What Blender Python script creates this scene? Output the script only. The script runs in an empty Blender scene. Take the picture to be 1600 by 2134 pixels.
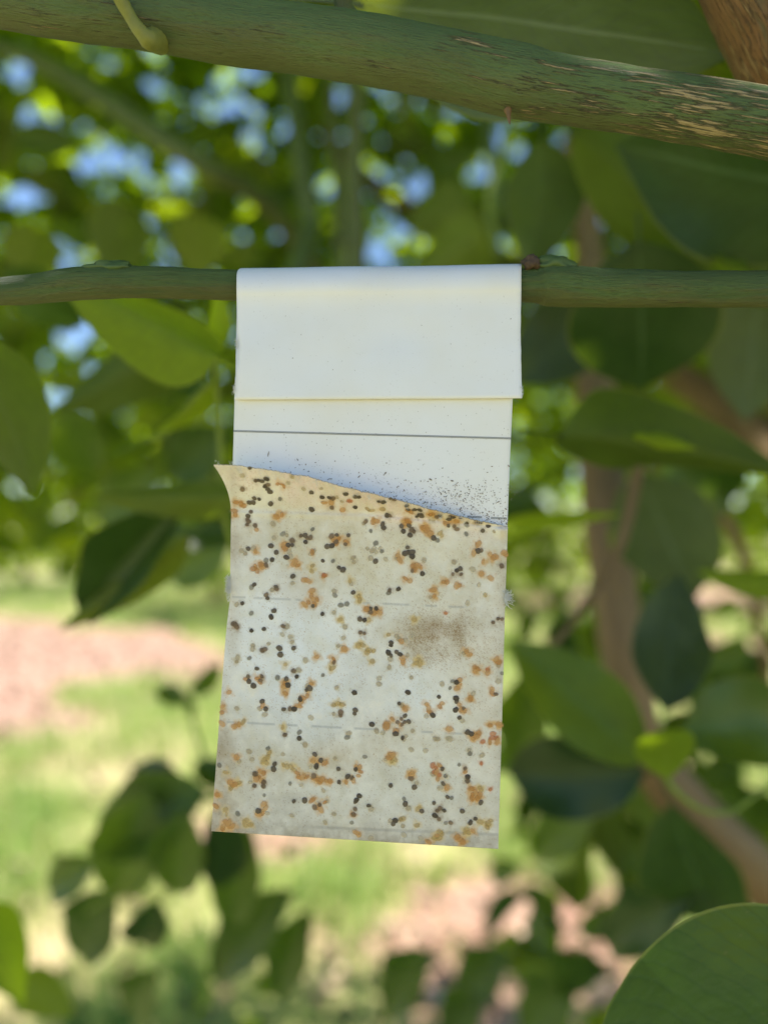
import bpy, math, random
import numpy as np
from mathutils import Vector, Matrix, noise as mnoise

random.seed(7)
rng = np.random.default_rng(11)
scene = bpy.context.scene
col = scene.collection

# ------------------------------------------------------------------ camera
H = 1.30                      # camera height above the ground
TANH = 0.4992                 # half width of the view at distance 1 (26 mm equivalent phone lens)
cam_d = bpy.data.cameras.new('camera')
cam_d.sensor_fit = 'HORIZONTAL'
cam_d.sensor_width = 25.96
cam_d.lens = 26.0
cam_d.clip_start = 0.01
cam_d.clip_end = 400
cam_d.dof.use_dof = True
cam_d.dof.focus_distance = 0.150
cam_d.dof.aperture_fstop = 5.2
cam = bpy.data.objects.new('camera', cam_d)
cam.location = (0, 0, H)
cam.rotation_euler = (math.radians(90), 0, 0)
col.objects.link(cam)
scene.camera = cam

# ------------------------------------------------------------------ sky, sun, exposure
SUN_DIR = Vector((-0.50, 0.32, 1.0)).normalized()      # towards the sun
world = bpy.data.worlds.new('World')
scene.world = world
world.use_nodes = True
wn = world.node_tree
wn.nodes.clear()
sky = wn.nodes.new('ShaderNodeTexSky')
sky.sky_type = 'NISHITA'
sky.sun_disc = False
sky.sun_elevation = math.asin(SUN_DIR.z)
sky.sun_rotation = math.atan2(SUN_DIR.x, SUN_DIR.y)
sky.air_density = 1.0
sky.altitude = 2500
sky.dust_density = 0.2
sky.ozone_density = 3.0
bg = wn.nodes.new('ShaderNodeBackground')
bg.inputs['Strength'].default_value = 0.092
wo = wn.nodes.new('ShaderNodeOutputWorld')
wn.links.new(sky.outputs[0], bg.inputs[0])
wn.links.new(bg.outputs[0], wo.inputs[0])

sun_d = bpy.data.lights.new('sun', 'SUN')
sun_d.energy = 5.0
sun_d.angle = math.radians(0.53)
sun_d.color = (1.0, 0.95, 0.86)
sun = bpy.data.objects.new('sun', sun_d)
sun.rotation_euler = SUN_DIR.to_track_quat('Z', 'Y').to_euler()
sun.location = (0, 0, 8)
col.objects.link(sun)

vs = scene.view_settings
vs.view_transform = 'Standard'
vs.look = 'None'
vs.gamma = 1.0
vs.exposure = 1.40
scene.cycles.use_denoising = True
scene.cycles.max_bounces = 8
scene.cycles.diffuse_bounces = 4
scene.cycles.transmission_bounces = 4
scene.cycles.glossy_bounces = 2
scene.cycles.sample_clamp_indirect = 8.0


# ------------------------------------------------------------------ helpers
def P(px, py, D):
    """a point seen at photo pixel (px, py), D metres away along the view axis"""
    return Vector(((px - 800) / 800 * TANH * D, D, H - (py - 1067) / 800 * TANH * D))


def project(V):
    """photo pixels of an (n,3) array of points"""
    y = np.maximum(V[:, 1], 1e-4)
    return np.stack([800 + V[:, 0] / y / TANH * 800, 1067 - (V[:, 2] - H) / y / TANH * 800], 1)


def tag(o, label=None, cat=None, group=None, kind=None):
    if label: o['label'] = label
    if cat: o['category'] = cat
    if group: o['group'] = group
    if kind: o['kind'] = kind
    return o


def link(o, parent=None):
    col.objects.link(o)
    if parent is not None:
        o.parent = parent
        o.matrix_parent_inverse = parent.matrix_world.inverted() if parent.type == 'MESH' else Matrix.Translation(-parent.location)
    return o


def empty(name, loc):
    o = bpy.data.objects.new(name, None)
    o.location = loc
    o.empty_display_size = 0.05
    col.objects.link(o)
    return o


def mesh_obj(name, verts, faces, mat, parent=None, smooth=True, origin=None):
    V = np.asarray(verts, dtype=np.float64).reshape(-1, 3)
    if origin is not None:
        V = V - np.array(origin)
    me = bpy.data.meshes.new(name)
    me.from_pydata(V.tolist(), [], faces if isinstance(faces, list) else np.asarray(faces).tolist())
    if smooth:
        me.polygons.foreach_set('use_smooth', np.ones(len(me.polygons), dtype=bool))
    if mat: me.materials.append(mat)
    me.update()
    o = bpy.data.objects.new(name, me)
    if origin is not None:
        o.location = origin
    return link(o, parent)


def fast_mesh(name, V, F, mat, smooth=True):
    """V (n,3), F (m,4) or (m,3) numpy -> mesh datablock"""
    me = bpy.data.meshes.new(name)
    k = F.shape[1]
    me.vertices.add(len(V)); me.vertices.foreach_set('co', V.astype(np.float32).ravel())
    me.loops.add(F.size); me.loops.foreach_set('vertex_index', F.astype(np.int32).ravel())
    me.polygons.add(len(F))
    me.polygons.foreach_set('loop_start', np.arange(0, F.size, k, dtype=np.int32))
    me.polygons.foreach_set('loop_total', np.full(len(F), k, dtype=np.int32))
    me.update(calc_edges=True)
    if smooth:
        me.polygons.foreach_set('use_smooth', np.ones(len(F), dtype=bool))
    if mat: me.materials.append(mat)
    return me


def set_uv(me, uv_per_vert):
    uvl = me.uv_layers.new(name='UVMap')
    idx = np.empty(len(me.loops), dtype=np.int32)
    me.loops.foreach_get('vertex_index', idx)
    uvl.data.foreach_set('uv', np.asarray(uv_per_vert, dtype=np.float32)[idx].ravel())


def set_float(me, name, vals):
    a = me.attributes.new(name, 'FLOAT', 'POINT')
    a.data.foreach_set('value', np.asarray(vals, dtype=np.float32))


def set_color(me, name, rgb):
    a = me.attributes.new(name, 'FLOAT_COLOR', 'POINT')
    c = np.ones((len(rgb), 4), dtype=np.float32); c[:, :3] = rgb
    a.data.foreach_set('color', c.ravel())


# ---- node helpers
class NT:
    def __init__(self, name):
        self.m = bpy.data.materials.new(name)
        self.m.use_nodes = True
        self.t = self.m.node_tree
        self.t.nodes.clear()
        self.out = self.t.nodes.new('ShaderNodeOutputMaterial')

    def n(self, typ, **kw):
        nd = self.t.nodes.new('ShaderNode' + typ)
        for k, v in kw.items():
            setattr(nd, k, v)
        return nd

    def l(self, a, b):
        self.t.links.new(a, b)

    def val(self, sock, v):
        if hasattr(v, 'node'): self.l(v, sock)
        else: sock.default_value = v

    def math(self, op, a, b=0.0, c=0.0, clamp=False):
        nd = self.n('Math', operation=op, use_clamp=clamp)
        self.val(nd.inputs[0], a); self.val(nd.inputs[1], b)
        if op in ('MULTIPLY_ADD', 'SMOOTHSTEP'): self.val(nd.inputs[2], c)
        return nd.outputs[0]

    def mix(self, f, a, b, blend='MIX'):
        nd = self.n('Mix', data_type='RGBA', blend_type=blend)
        self.val(nd.inputs[0], f)
        for s, v in ((nd.inputs[6], a), (nd.inputs[7], b)):
            if hasattr(v, 'node'): self.l(v, s)
            else: s.default_value = (*v, 1) if len(v) == 3 else v
        return nd.outputs[2]

    def noise(self, vec, scale, detail=3.0, rough=0.55):
        nd = self.n('TexNoise')
        if vec is not None: self.l(vec, nd.inputs['Vector'])
        nd.inputs['Scale'].default_value = scale
        nd.inputs['Detail'].default_value = detail
        nd.inputs['Roughness'].default_value = rough
        return nd.outputs['Fac']

    def ramp(self, f, stops):
        nd = self.n('ValToRGB')
        self.l(f, nd.inputs[0])
        cr = nd.color_ramp
        while len(cr.elements) < len(stops): cr.elements.new(0.5)
        for e, (p, c) in zip(cr.elements, stops):
            e.position = p
            e.color = (c, c, c, 1) if not hasattr(c, '__len__') else (*c, 1)
        return nd.outputs[0]

    def scaled(self, vec, s):
        nd = self.n('Mapping')
        self.l(vec, nd.inputs[0])
        nd.inputs['Scale'].default_value = s
        return nd.outputs[0]

    def bump(self, h, strength, dist):
        nd = self.n('Bump')
        nd.inputs['Strength'].default_value = strength
        nd.inputs['Distance'].default_value = dist
        self.l(h, nd.inputs['Height'])
        return nd.outputs[0]

    def pbsdf(self, colr, rough=0.5, normal=None, spec=0.5):
        nd = self.n('BsdfPrincipled')
        if hasattr(colr, 'node'): self.l(colr, nd.inputs['Base Color'])
        else: nd.inputs['Base Color'].default_value = (*colr, 1)
        self.val(nd.inputs['Roughness'], rough)
        self.val(nd.inputs['Specular IOR Level'], spec)
        if normal is not None: self.l(normal, nd.inputs['Normal'])
        return nd


def mat_leaf(name, top, under, trans, rough=0.38, from_attr=False, tfac=0.38, vein_a=.20):
    """leaf blade: upper side, paler underside, light passing through, lighter midrib and side veins"""
    k = NT(name)
    uv = k.n('UVMap').outputs[0]
    sep = k.n('SeparateXYZ'); k.l(uv, sep.inputs[0])
    u, v = sep.outputs[0], sep.outputs[1]
    if from_attr:
        rnd = k.n('Attribute', attribute_name='rnd').outputs['Fac']
    else:
        rnd = k.n('ObjectInfo').outputs['Random']
    av = k.math('ABSOLUTE', k.math('SUBTRACT', v, 0.5))
    rib = k.math('LESS_THAN', av, 0.014)
    # side veins run forward from the midrib
    ph = k.math('MULTIPLY', k.math('ADD', k.math('SUBTRACT', u, k.math('MULTIPLY', av, 0.55)), k.math('MULTIPLY', k.noise(uv, 5.0, 2.0), 0.10)), 50.0)
    vein = k.math('POWER', k.math('ABSOLUTE', k.math('COSINE', ph)), 14.0)
    tc = k.n('TexCoord').outputs['Object']
    nz = k.noise(uv, 9.0, 4.0)
    geo = k.n('NewGeometry')
    var = k.math('MULTIPLY_ADD', rnd, 0.75, 0.62)
    def tint(c, ribc, a):
        x = k.mix(k.math('MULTIPLY', vein, a), c, ribc)
        x = k.mix(k.math('MULTIPLY', rib, 0.75), x, ribc)
        hv = k.n('HueSaturation')
        k.l(x, hv.inputs['Color'])
        k.val(hv.inputs['Value'], k.math('MULTIPLY', var, k.math('MULTIPLY_ADD', nz, 0.5, 0.75)))
        k.val(hv.inputs['Hue'], k.math('MULTIPLY_ADD', rnd, -0.030, 0.520))
        return hv.outputs[0]
    ribc = tuple(min(1, c * 1.9 + 0.03) for c in top)
    ribu = tuple(min(1, c * 1.5 + 0.03) for c in under)
    ct = tint(top, ribc, vein_a)
    cu = tint(under, ribu, 0.30)
    basec = k.mix(geo.outputs['Backfacing'], ct, cu)
    basec = k.mix(k.math('MULTIPLY', k.math('GREATER_THAN', av, 0.488), 0.8), basec, (0.22, 0.24, 0.05))
    spots = k.ramp(k.noise(uv, 38.0, 2.0, 0.5), [(0.70, 0.0), (0.76, 0.55)])
    basec = k.mix(spots, basec, (0.20, 0.17, 0.06))
    bmp = k.bump(k.math('ADD', k.math('MULTIPLY', vein, -0.22), k.math('MULTIPLY', k.noise(uv, 26.0, 3.0), 1.2)), 0.22, 0.0009)
    rg = k.math('ADD', k.math('MULTIPLY_ADD', geo.outputs['Backfacing'], 0.22, rough), k.math('MULTIPLY', nz, 0.12))
    ps = k.pbsdf(basec, rg, bmp, 0.36)
    tr = k.n('BsdfTranslucent')
    tt = tint(trans, tuple(c * 0.55 for c in trans), 0.45)
    k.l(tt, tr.inputs['Color'])
    mx = k.n('MixShader')
    mx.inputs[0].default_value = tfac
    k.l(ps.outputs[0], mx.inputs[1]); k.l(tr.outputs[0], mx.inputs[2])
    k.l(mx.outputs[0], k.out.inputs[0])
    return k.m


M = {}
M['leaf'] = mat_leaf('mature_leaf', (0.040, 0.086, 0.012), (0.098, 0.132, 0.014), (0.26, 0.38, 0.008))
M['leaf_old'] = mat_leaf('old_dark_leaf', (0.022, 0.056, 0.011), (0.060, 0.085, 0.016), (0.10, 0.16, 0.006), rough=.33, tfac=.25)  # shade on these leaves is put into a darker blade colour
M['leaf_young'] = mat_leaf('young_leaf', (0.12, 0.19, 0.008), (0.15, 0.21, 0.012), (0.46, 0.62, 0.01), tfac=0.5)
M['leaf_mid'] = mat_leaf('half_grown_leaf', (0.043, 0.090, 0.010), (0.09, 0.13, 0.03), (0.20, 0.30, 0.012), rough=.30, vein_a=.05)
M['leaf_dusty'] = mat_leaf('dusty_leaf', (0.070, 0.105, 0.058), (0.110, 0.130, 0.04), (0.20, 0.26, 0.01), rough=.42, vein_a=.10)  # grey-blue sky sheen put into the blade colour
M['foliage'] = mat_leaf('crown_leaf', (0.046, 0.092, 0.010), (0.095, 0.135, 0.018), (0.46, 0.64, 0.010), tfac=.52, from_attr=True)


def mat_bark(name, green, brown, crack, amount, under=0.5, fine=1.0):
    """UV: u metres along, v turn around the limb (0.5 = underside)"""
    k = NT(name)
    uv = k.n('UVMap').outputs[0]
    sep = k.n('SeparateXYZ'); k.l(uv, sep.inputs[0])
    am = k.n('Attribute', attribute_name='age').outputs['Fac']
    tc = k.n('TexCoord').outputs['UV']
    n1 = k.noise(k.scaled(uv, (70 * fine, 16, 1)), 1.0, 5.0, 0.6)
    n2 = k.noise(k.scaled(uv, (120 * fine, 92, 1)), 1.0, 5.0, 0.65)
    n3 = k.noise(k.scaled(uv, (30 * fine, 4, 1)), 1.0, 3.0, 0.5)
    n4 = k.noise(k.scaled(uv, (420 * fine, 150, 1)), 1.0, 3.0, 0.6)
    nd = k.math('ABSOLUTE', k.math('SUBTRACT', sep.outputs[1], 0.5))
    low = k.math('SUBTRACT', 1.0, k.math('MULTIPLY', nd, 3.2), clamp=True)       # 1 on the underside; warm ground light put into the bark's brown
    basec = k.mix(k.ramp(n3, [(0.35, 0), (0.7, 1)]), green, tuple(c * 0.72 for c in green))
    basec = k.mix(k.math('MULTIPLY', k.ramp(k.math('ADD', n1, k.math('MULTIPLY_ADD', low, 0.40, -0.15)), [(0.42, 0), (0.66, 1)]), under), basec, brown)
    thr = k.math('ADD', k.math('MULTIPLY_ADD', n2, 0.65, k.math('MULTIPLY', n1, 0.42)), k.math('ADD', k.math('MULTIPLY', am, 0.16), amount))
    cr = k.ramp(thr, [(0.70, 0), (0.745, 1)])
    basec = k.mix(cr, basec, k.mix(n4, tuple(c * 0.55 for c in crack), crack))
    basec = k.mix(k.ramp(n4, [(0.34, 0.45), (0.46, 0.0)]), basec, tuple(c * 0.4 for c in brown))
    edge = k.ramp(thr, [(0.64, 0), (0.70, 1), (0.73, 0)])
    basec = k.mix(k.math('MULTIPLY', edge, 0.22), basec, tuple(c * 0.35 for c in brown))
    h = k.math('ADD', k.math('MULTIPLY', cr, 0.9), k.math('ADD', k.math('MULTIPLY', n4, 0.35), k.math('MULTIPLY', n1, 0.8)))
    ps = k.pbsdf(basec, k.math('MULTIPLY_ADD', cr, 0.25, 0.52), k.bump(h, 0.95, 0.0010), 0.35)
    k.l(ps.outputs[0], k.out.inputs[0])
    return k.m


M['bark_green'] = mat_bark('green_bark', (0.094, 0.150, 0.046), (0.150, 0.122, 0.044), (0.46, 0.36, 0.18), 0.008, under=.34)
M['bark_twig'] = mat_bark('twig_bark', (0.084, 0.138, 0.036), (0.135, 0.118, 0.036), (0.36, 0.26, 0.12), -0.035)
M['bark_old'] = mat_bark('striped_bark', (0.085, 0.090, 0.038), (0.20, 0.105, 0.035), (0.40, 0.27, 0.11), 0.0, 1.0)
M['bark_brown'] = mat_bark('brown_bark', (0.25, 0.170, 0.080), (0.18, 0.115, 0.055), (0.32, 0.24, 0.13), -0.05, 0.8, 0.3)


def simple(name, c, rough=0.6, nscale=60.0, amt=0.35, spec=0.4, transl=0.0, tcol=None, random_val=0.0):
    k = NT(name)
    tc = k.n('TexCoord').outputs['Object']
    nz = k.noise(tc, nscale, 4.0)
    f = k.math('MULTIPLY_ADD', nz, 2 * amt, 1 - amt)
    if random_val:
        f = k.math('MULTIPLY', f, k.math('MULTIPLY_ADD', k.n('ObjectInfo').outputs['Random'], random_val * 2, 1 - random_val))
    hv = k.n('HueSaturation'); hv.inputs['Color'].default_value = (*c, 1); k.l(f, hv.inputs['Value'])
    ps = k.pbsdf(hv.outputs[0], rough, k.bump(nz, 0.2, 0.0005), spec)
    sh = ps.outputs[0]
    if transl:
        tr = k.n('BsdfTranslucent'); tr.inputs['Color'].default_value = (*(tcol or c), 1)
        mx = k.n('MixShader'); mx.inputs[0].default_value = transl
        k.l(sh, mx.inputs[1]); k.l(tr.outputs[0], mx.inputs[2]); sh = mx.outputs[0]
    k.l(sh, k.out.inputs[0])
    return k.m


M['stem'] = simple('green_stem', (0.17, 0.24, 0.03), 0.5, 300)
M['stalk'] = simple('yellow_stalk', (0.19, 0.20, 0.040), 0.55, 500, 0.25)
M['thorn'] = simple('thorn_brown', (0.17, 0.10, 0.04), 0.6, 900)
M['knob'] = simple('knob_bark', (0.085, 0.055, 0.03), 0.8, 900, 0.6)


# ------------------------------------------------------------------ ground
def soil_mask(x, y):
    """1 where bare pinkish soil and litter shows between the grass"""
    x = np.asarray(x, float); y = np.asarray(y, float)
    w = np.array([mnoise.noise(Vector((a * 1.1, b * 0.8, 3.1))) + 0.8 * mnoise.noise(Vector((a * 2.7, b * 2.2, 9.1))) for a, b in zip(x.ravel(), y.ravel())]).reshape(x.shape)
    m = np.full(x.shape, -1.0)
    for cx, cy, rx, ry in ((-3.1, 6.2, 1.7, 2.3), (-0.75, 2.05, 0.32, 0.16), (0.50, 2.38, 0.42, 0.22), (-5.5, 8.5, 2.0, 1.2),
                           (0.3, 1.2, 1.2, 0.65), (2.6, 7.2, 1.0, 1.3), (0, -4.0, 4.0, 1.2), (5, 11, 3, 2), (-0.35, 3.05, .35, .12)):  # the patch behind the camera is unseen, added to warm the bounce light
        d = 1 - np.sqrt(((x - cx) / rx) ** 2 + ((y - cy) / ry) ** 2)
        m = np.maximum(m, d * min(rx, ry) * 1.6)
    m = m - 1.5 * np.exp(-((x + 2.15) / .45) ** 2 - ((y - 5.6) / .55) ** 2) - 1.0 * np.exp(-((x + 3.5) / .35) ** 2 - ((y - 5.0) / .4) ** 2)
    return np.clip(0.5 + (m + 0.55 * w) * 1.7, 0, 1)


xs = np.concatenate([[-120, -60, -30], np.linspace(-14, 14, 141), [30, 60, 120]])
ys = np.concatenate([[-60, -30], np.linspace(-8, 20, 150), [30, 60, 140, 200]])
gx, gy = np.meshgrid(xs, ys)
gm = soil_mask(gx, gy)
gz = np.array([0.025 * mnoise.noise(Vector((a * .8, b * .8, 0))) + 0.012 * mnoise.noise(Vector((a * 3, b * 3, 5))) for a, b in zip(gx.ravel(), gy.ravel())])
GV = np.stack([gx.ravel(), gy.ravel(), gz], 1)
nx, ny = len(xs), len(ys)
ii, jj = np.meshgrid(np.arange(nx - 1), np.arange(ny - 1))
q = (jj * nx + ii).ravel()
GF = np.stack([q, q + 1, q + nx + 1, q + nx], 1)
k = NT('orchard_soil')
am = k.n('Attribute', attribute_name='soil').outputs['Fac']
tc = k.n('TexCoord').outputs['Object']
na = k.noise(tc, 9.0, 6.0, 0.65); nb = k.noise(tc, 55.0, 4.0, 0.6); nc = k.noise(tc, 1.6, 3.0)
soilc = k.mix(k.ramp(na, [(0.35, 0), (0.65, 1)]), (0.27, 0.143, 0.103), (0.44, 0.30, 0.225))
soilc = k.mix(k.ramp(nb, [(0.55, 0), (0.7, 0.8)]), soilc, (0.17, 0.10, 0.06))
turf = k.mix(k.ramp(nc, [(0.35, 0), (0.65, 1)]), (0.22, 0.26, 0.07), (0.40, 0.32, 0.18))
gc = k.mix(k.ramp(k.math('ADD', am, k.math('MULTIPLY_ADD', na, 0.5, -0.25)), [(0.4, 0), (0.62, 1)]), turf, soilc)
ps = k.pbsdf(gc, 0.9, k.bump(k.math('ADD', na, k.math('MULTIPLY', nb, .4)), 0.6, 0.03), 0.2)
k.l(ps.outputs[0], k.out.inputs[0])
me = fast_mesh('ground', GV, GF, k.m)
set_float(me, 'soil', gm.ravel())
ground = link(bpy.data.objects.new('ground', me))
tag(ground, 'pinkish orchard soil patched with turf under the tree', 'ground', kind='structure')

# ------------------------------------------------------------------ leaf geometry
def leaf_template(nt=5, ns=1, fold=0.18, curl=0.10, wave=0.0, petiole=True, rough=0):
    """unit leaf: base at the origin, tip at (1,0,0), half width 0.5, upper side +Z. returns V, F, UV"""
    V, UV = [], []
    ts = np.linspace(0, 1, nt + 1)
    ss = np.linspace(-1, 1, 2 * ns + 1)
    for t in ts:
        w = 0.5 * (math.sin(math.pi * min(1, t ** 0.88)) ** 0.72 if 0 < t < 1 else 0.0)
        if t > 0.82: w *= 1 - 0.35 * (t - 0.82) / 0.18
        w = max(w, 0.004)
        for s in ss:
            z = fold * abs(s) ** 1.4 * w * 2 - curl * (t - 0.15) ** 2 * 1.3 + wave * math.sin(t * 9 + s * 1.5) * abs(s) ** 2 * w
            if rough: z += rough * mnoise.noise(Vector((t * 4, s * 2 + 7, 1.7)))
            V.append((t, s * w, z)); UV.append((t, 0.5 + 0.5 * s))
    F = []
    n = len(ss)
    for i in range(nt):
        for j in range(n - 1):
            a = i * n + j
            F.append((a, a + n, a + n + 1, a + 1))
    if petiole:
        b = len(V)
        for x in (-0.16, 0.03):
            for dy, dz in ((-.012, 0), (.012, 0), (0, -.018)):
                V.append((x, dy, dz + (0.02 if x < 0 else 0))); UV.append((0.02, 0.5))
        F += [(b, b + 3, b + 4, b + 1), (b + 1, b + 4, b + 5, b + 2), (b + 2, b + 5, b + 3, b)]
    return np.array(V, float), np.array(F, int), np.array(UV, float)


def leaf_mesh(name, mat, **kw):
    V, F, UV = leaf_template(**kw)
    me = fast_mesh(name, V, F, mat)
    set_uv(me, UV)
    return me


LM = {
    ('leaf', 0): leaf_mesh('leaf', M['leaf'], nt=14, ns=3, fold=.10, curl=.16, wave=.10, rough=.02),
    ('leaf', 1): leaf_mesh('leaf', M['leaf'], nt=14, ns=3, fold=.16, curl=.30, wave=.14, rough=.03),
    ('leaf', 2): leaf_mesh('leaf', M['leaf'], nt=14, ns=3, fold=.34, curl=.06, wave=.06, rough=.02),
    ('leaf', 3): leaf_mesh('leaf', M['leaf_dusty'], nt=14, ns=3, fold=.06, curl=-.12, wave=.12, rough=.02),
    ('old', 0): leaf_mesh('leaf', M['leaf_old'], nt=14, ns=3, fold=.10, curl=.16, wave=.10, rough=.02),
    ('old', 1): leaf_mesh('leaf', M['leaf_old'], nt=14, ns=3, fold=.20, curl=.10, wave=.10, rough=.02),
    ('young', 0): leaf_mesh('young_leaf', M['leaf_young'], nt=12, ns=2, fold=.25, curl=.16, wave=.05),
    ('young', 1): leaf_mesh('young_leaf', M['leaf_young'], nt=12, ns=2, fold=.10, curl=.35, wave=.05),
    ('mid', 0): leaf_mesh('leaf', M['leaf_mid'], nt=30, ns=6, fold=.06, curl=-.10, wave=.05, rough=.012),
    ('small', 0): leaf_mesh('leaf', M['leaf'], nt=6, ns=1, fold=.2, curl=.2),
    ('small', 1): leaf_mesh('leaf', M['leaf'], nt=6, ns=1, fold=.3, curl=.35, wave=.2),
}


def frame(axis, n_hint, roll=0.0):
    x = axis.normalized()
    z = (n_hint - x * n_hint.dot(x)).normalized()
    if roll:
        z = Matrix.Rotation(roll, 3, x) @ z
    y = z.cross(x)
    return x, y, z


def place_leaf(key, base, tip, width, normal, roll=0.0, parent=None, name='leaf', label=None):
    base, tip = Vector(base), Vector(tip)
    L = (tip - base).length
    x, y, z = frame(tip - base, Vector(normal), roll)
    m = Matrix(((x.x * L, y.x * width, z.x * L, base.x), (x.y * L, y.y * width, z.y * L, base.y), (x.z * L, y.z * width, z.z * L, base.z), (0, 0, 0, 1)))
    o = bpy.data.objects.new(name, LM[key])
    col.objects.link(o)
    o.parent = parent
    o.matrix_parent_inverse = Matrix.Translation(-parent.location)
    o.matrix_basis = m
    if label: o['label'] = label
    return o


def tube(name, pts, radii, mat, parent, rings=60, segs=20, age=None, bumps=0.0, seed=0, label=None, cap=True):
    """a limb through pts (Catmull-Rom) with its own uneven girth; age 0..1 adds cracked bark"""
    pts = [Vector(p) for p in pts]
    n = len(pts)
    def cr(t):
        f = t * (n - 1); i = min(int(f), n - 2); u = f - i
        p0 = pts[max(i - 1, 0)]; p1 = pts[i]; p2 = pts[i + 1]; p3 = pts[min(i + 2, n - 1)]
        p = 0.5 * ((2 * p1) + (p2 - p0) * u + (2 * p0 - 5 * p1 + 4 * p2 - p3) * u * u + (3 * p1 - p0 - 3 * p2 + p3) * u ** 3)
        r0, r1 = radii[i], radii[i + 1]
        uu = u * u * (3 - 2 * u)
        a = 0 if age is None else age[i] + (age[i + 1] - age[i]) * u
        return p, r0 + (r1 - r0) * uu, a
    V, UV, A, F = [], [], [], []
    ps = [cr(i / (rings - 1)) for i in range(rings)]
    dist = 0
    up = Vector((0, 0, 1))
    d0 = (ps[1][0] - ps[0][0]).normalized()
    if abs(d0.z) > 0.8: up = Vector((0, 1, 0))
    for i, (p, r, a) in enumerate(ps):
        d = (ps[min(i + 1, rings - 1)][0] - ps[max(i - 1, 0)][0]).normalized()
        side = d.cross(up).normalized(); u2 = side.cross(d).normalized()
        up = u2 if abs(d.z) > 0.8 else up
        if i: dist += (p - ps[i - 1][0]).length
        for j in range(segs + 1):
            th = 2 * math.pi * j / segs
            dirv = u2 * math.cos(th) + side * math.sin(th)
            rr = r
            if bumps:
                q = Vector((math.cos(th) * 1.3, math.sin(th) * 1.3, dist / max(r, 1e-5) * 0.45 + seed * 7.3))
                rr *= 1 + bumps * (mnoise.noise(q) + 0.5 * mnoise.noise(q * 2.7) + 0.22 * mnoise.noise(q * 7.1))
            V.append(p + dirv * rr); UV.append((dist, j / segs)); A.append(a)
    m = segs + 1
    for i in range(rings - 1):
        for j in range(segs):
            b = i * m + j
            F.append((b, b + 1, b + m + 1, b + m))
    me = fast_mesh(name, np.array([tuple(v) for v in V]) - np.array(ps[0][0]), np.array(F), mat)
    set_uv(me, UV); set_float(me, 'age', A)
    if cap:
        pass
    o = bpy.data.objects.new(name, me)
    o.location = ps[0][0]
    link(o, parent)
    if label: o['label'] = label
    return o


# ------------------------------------------------------------------ the citrus tree
TREE = Vector((0.62, 0.72, 0.0))
tree = empty('citrus_tree', TREE)
tag(tree, 'citrus tree with green branches and dark glossy leaves all around the card', 'tree')
bpy.context.view_layer.update()

tube('trunk', [(0.62, .72, -.03), (.60, .74, .3), (.56, .74, .62), (.55, .72, .95)], [.075, .058, .05, .045], M['bark_brown'], tree, 40, 18, bumps=.10)

# brown limb at the right, coming up out of the lower right corner
tube('limb', [(.55, .72, .92), P(1760, 1990, .50), P(1590, 1830, .46), P(1440, 1690, .44), P(1345, 1560, .43), P(1305, 1400, .43), P(1275, 1200, .44), P(1255, 1000, .46), P(1240, 800, .50), P(1225, 500, .58), P(1190, 300, .66)],
     [.030, .018, .0165, .0150, .0125, .0122, .0125, .0130, .0120, .0105, .009], M['bark_brown'], tree, 90, 16, bumps=.10, seed=2, label='blurred brown limb rising on the right behind the leaves')
tube('twig', [P(1338, 930, .36), P(1322, 1010, .36), P(1290, 1140, .355), P(1220, 1260, .35), P(1150, 1350, .345)], [.0026, .0026, .0024, .0020, .0012], M['bark_brown'], tree, 30, 8, bumps=.08, label='thin brown twig crossing the blurred limb')

# the twig that carries the card
DT = 0.1545
tw = tube('branch', [P(-260, 650, .165), P(-60, 614, .157), P(60, 603, .1555), P(180, 589, DT), P(330, 588, DT), P(490, 594, DT), P(800, 597, DT), P(1080, 595, DT), P(1150, 593, DT), P(1260, 600, DT), P(1450, 602, .1555), P(1650, 601, .158), P(1900, 590, .19), P(2300, 640, .32), (.50, .70, 1.05)],
          [.0024, .00265, .0029, .0033, .0031, .0030, .0031, .0033, .0043, .0038, .0036, .0036, .0040, .006, .010], M['bark_twig'], tree, 260, 40,
          age=[0, .0, .1, .3, .2, .1, 0, .1, .1, .45, .35, .1, 0, 0, 0], bumps=.045, seed=4, label='thin green branch that the white card hangs over')

# the thick branch across the top
tube('branch', [P(-300, -80, .150), P(-60, -25, .151), P(120, 8, .1515), P(300, 34, .152), P(500, 66, .1525), P(700, 92, .153), P(900, 128, .153), P(1060, 166, .153), P(1200, 192, .153), P(1400, 222, .152), P(1620, 262, .151), P(1900, 330, .16), P(2300, 520, .30), (.53, .71, .98)],
     [.0064, .0060, .0060, .0059, .0061, .0063, .0063, .0067, .0061, .0060, .0062, .0070, .011, .022], M['bark_green'], tree, 320, 56,
     age=[.4, .4, .45, .40, .15, .2, .40, .55, .70, .95, 1.1, 1., 1., 1.], bumps=.04, seed=9, label='thick dark green branch with tan bark cracks across the top')

# the striped branch in the upper right corner
tube('branch', [P(1900, 700, .26), P(1740, 420, .205), P(1650, 200, .18), P(1585, 60, .172), P(1520, -90, .168), P(1440, -320, .17), P(1380, -600, .2)],
     [.009, .0088, .0086, .0084, .0082, .008, .007], M['bark_old'], tree, 120, 40, age=[.6, .7, .8, .9, .9, .8, .6], bumps=.05, seed=14, label='brown striped branch rising in the upper right corner')

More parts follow.
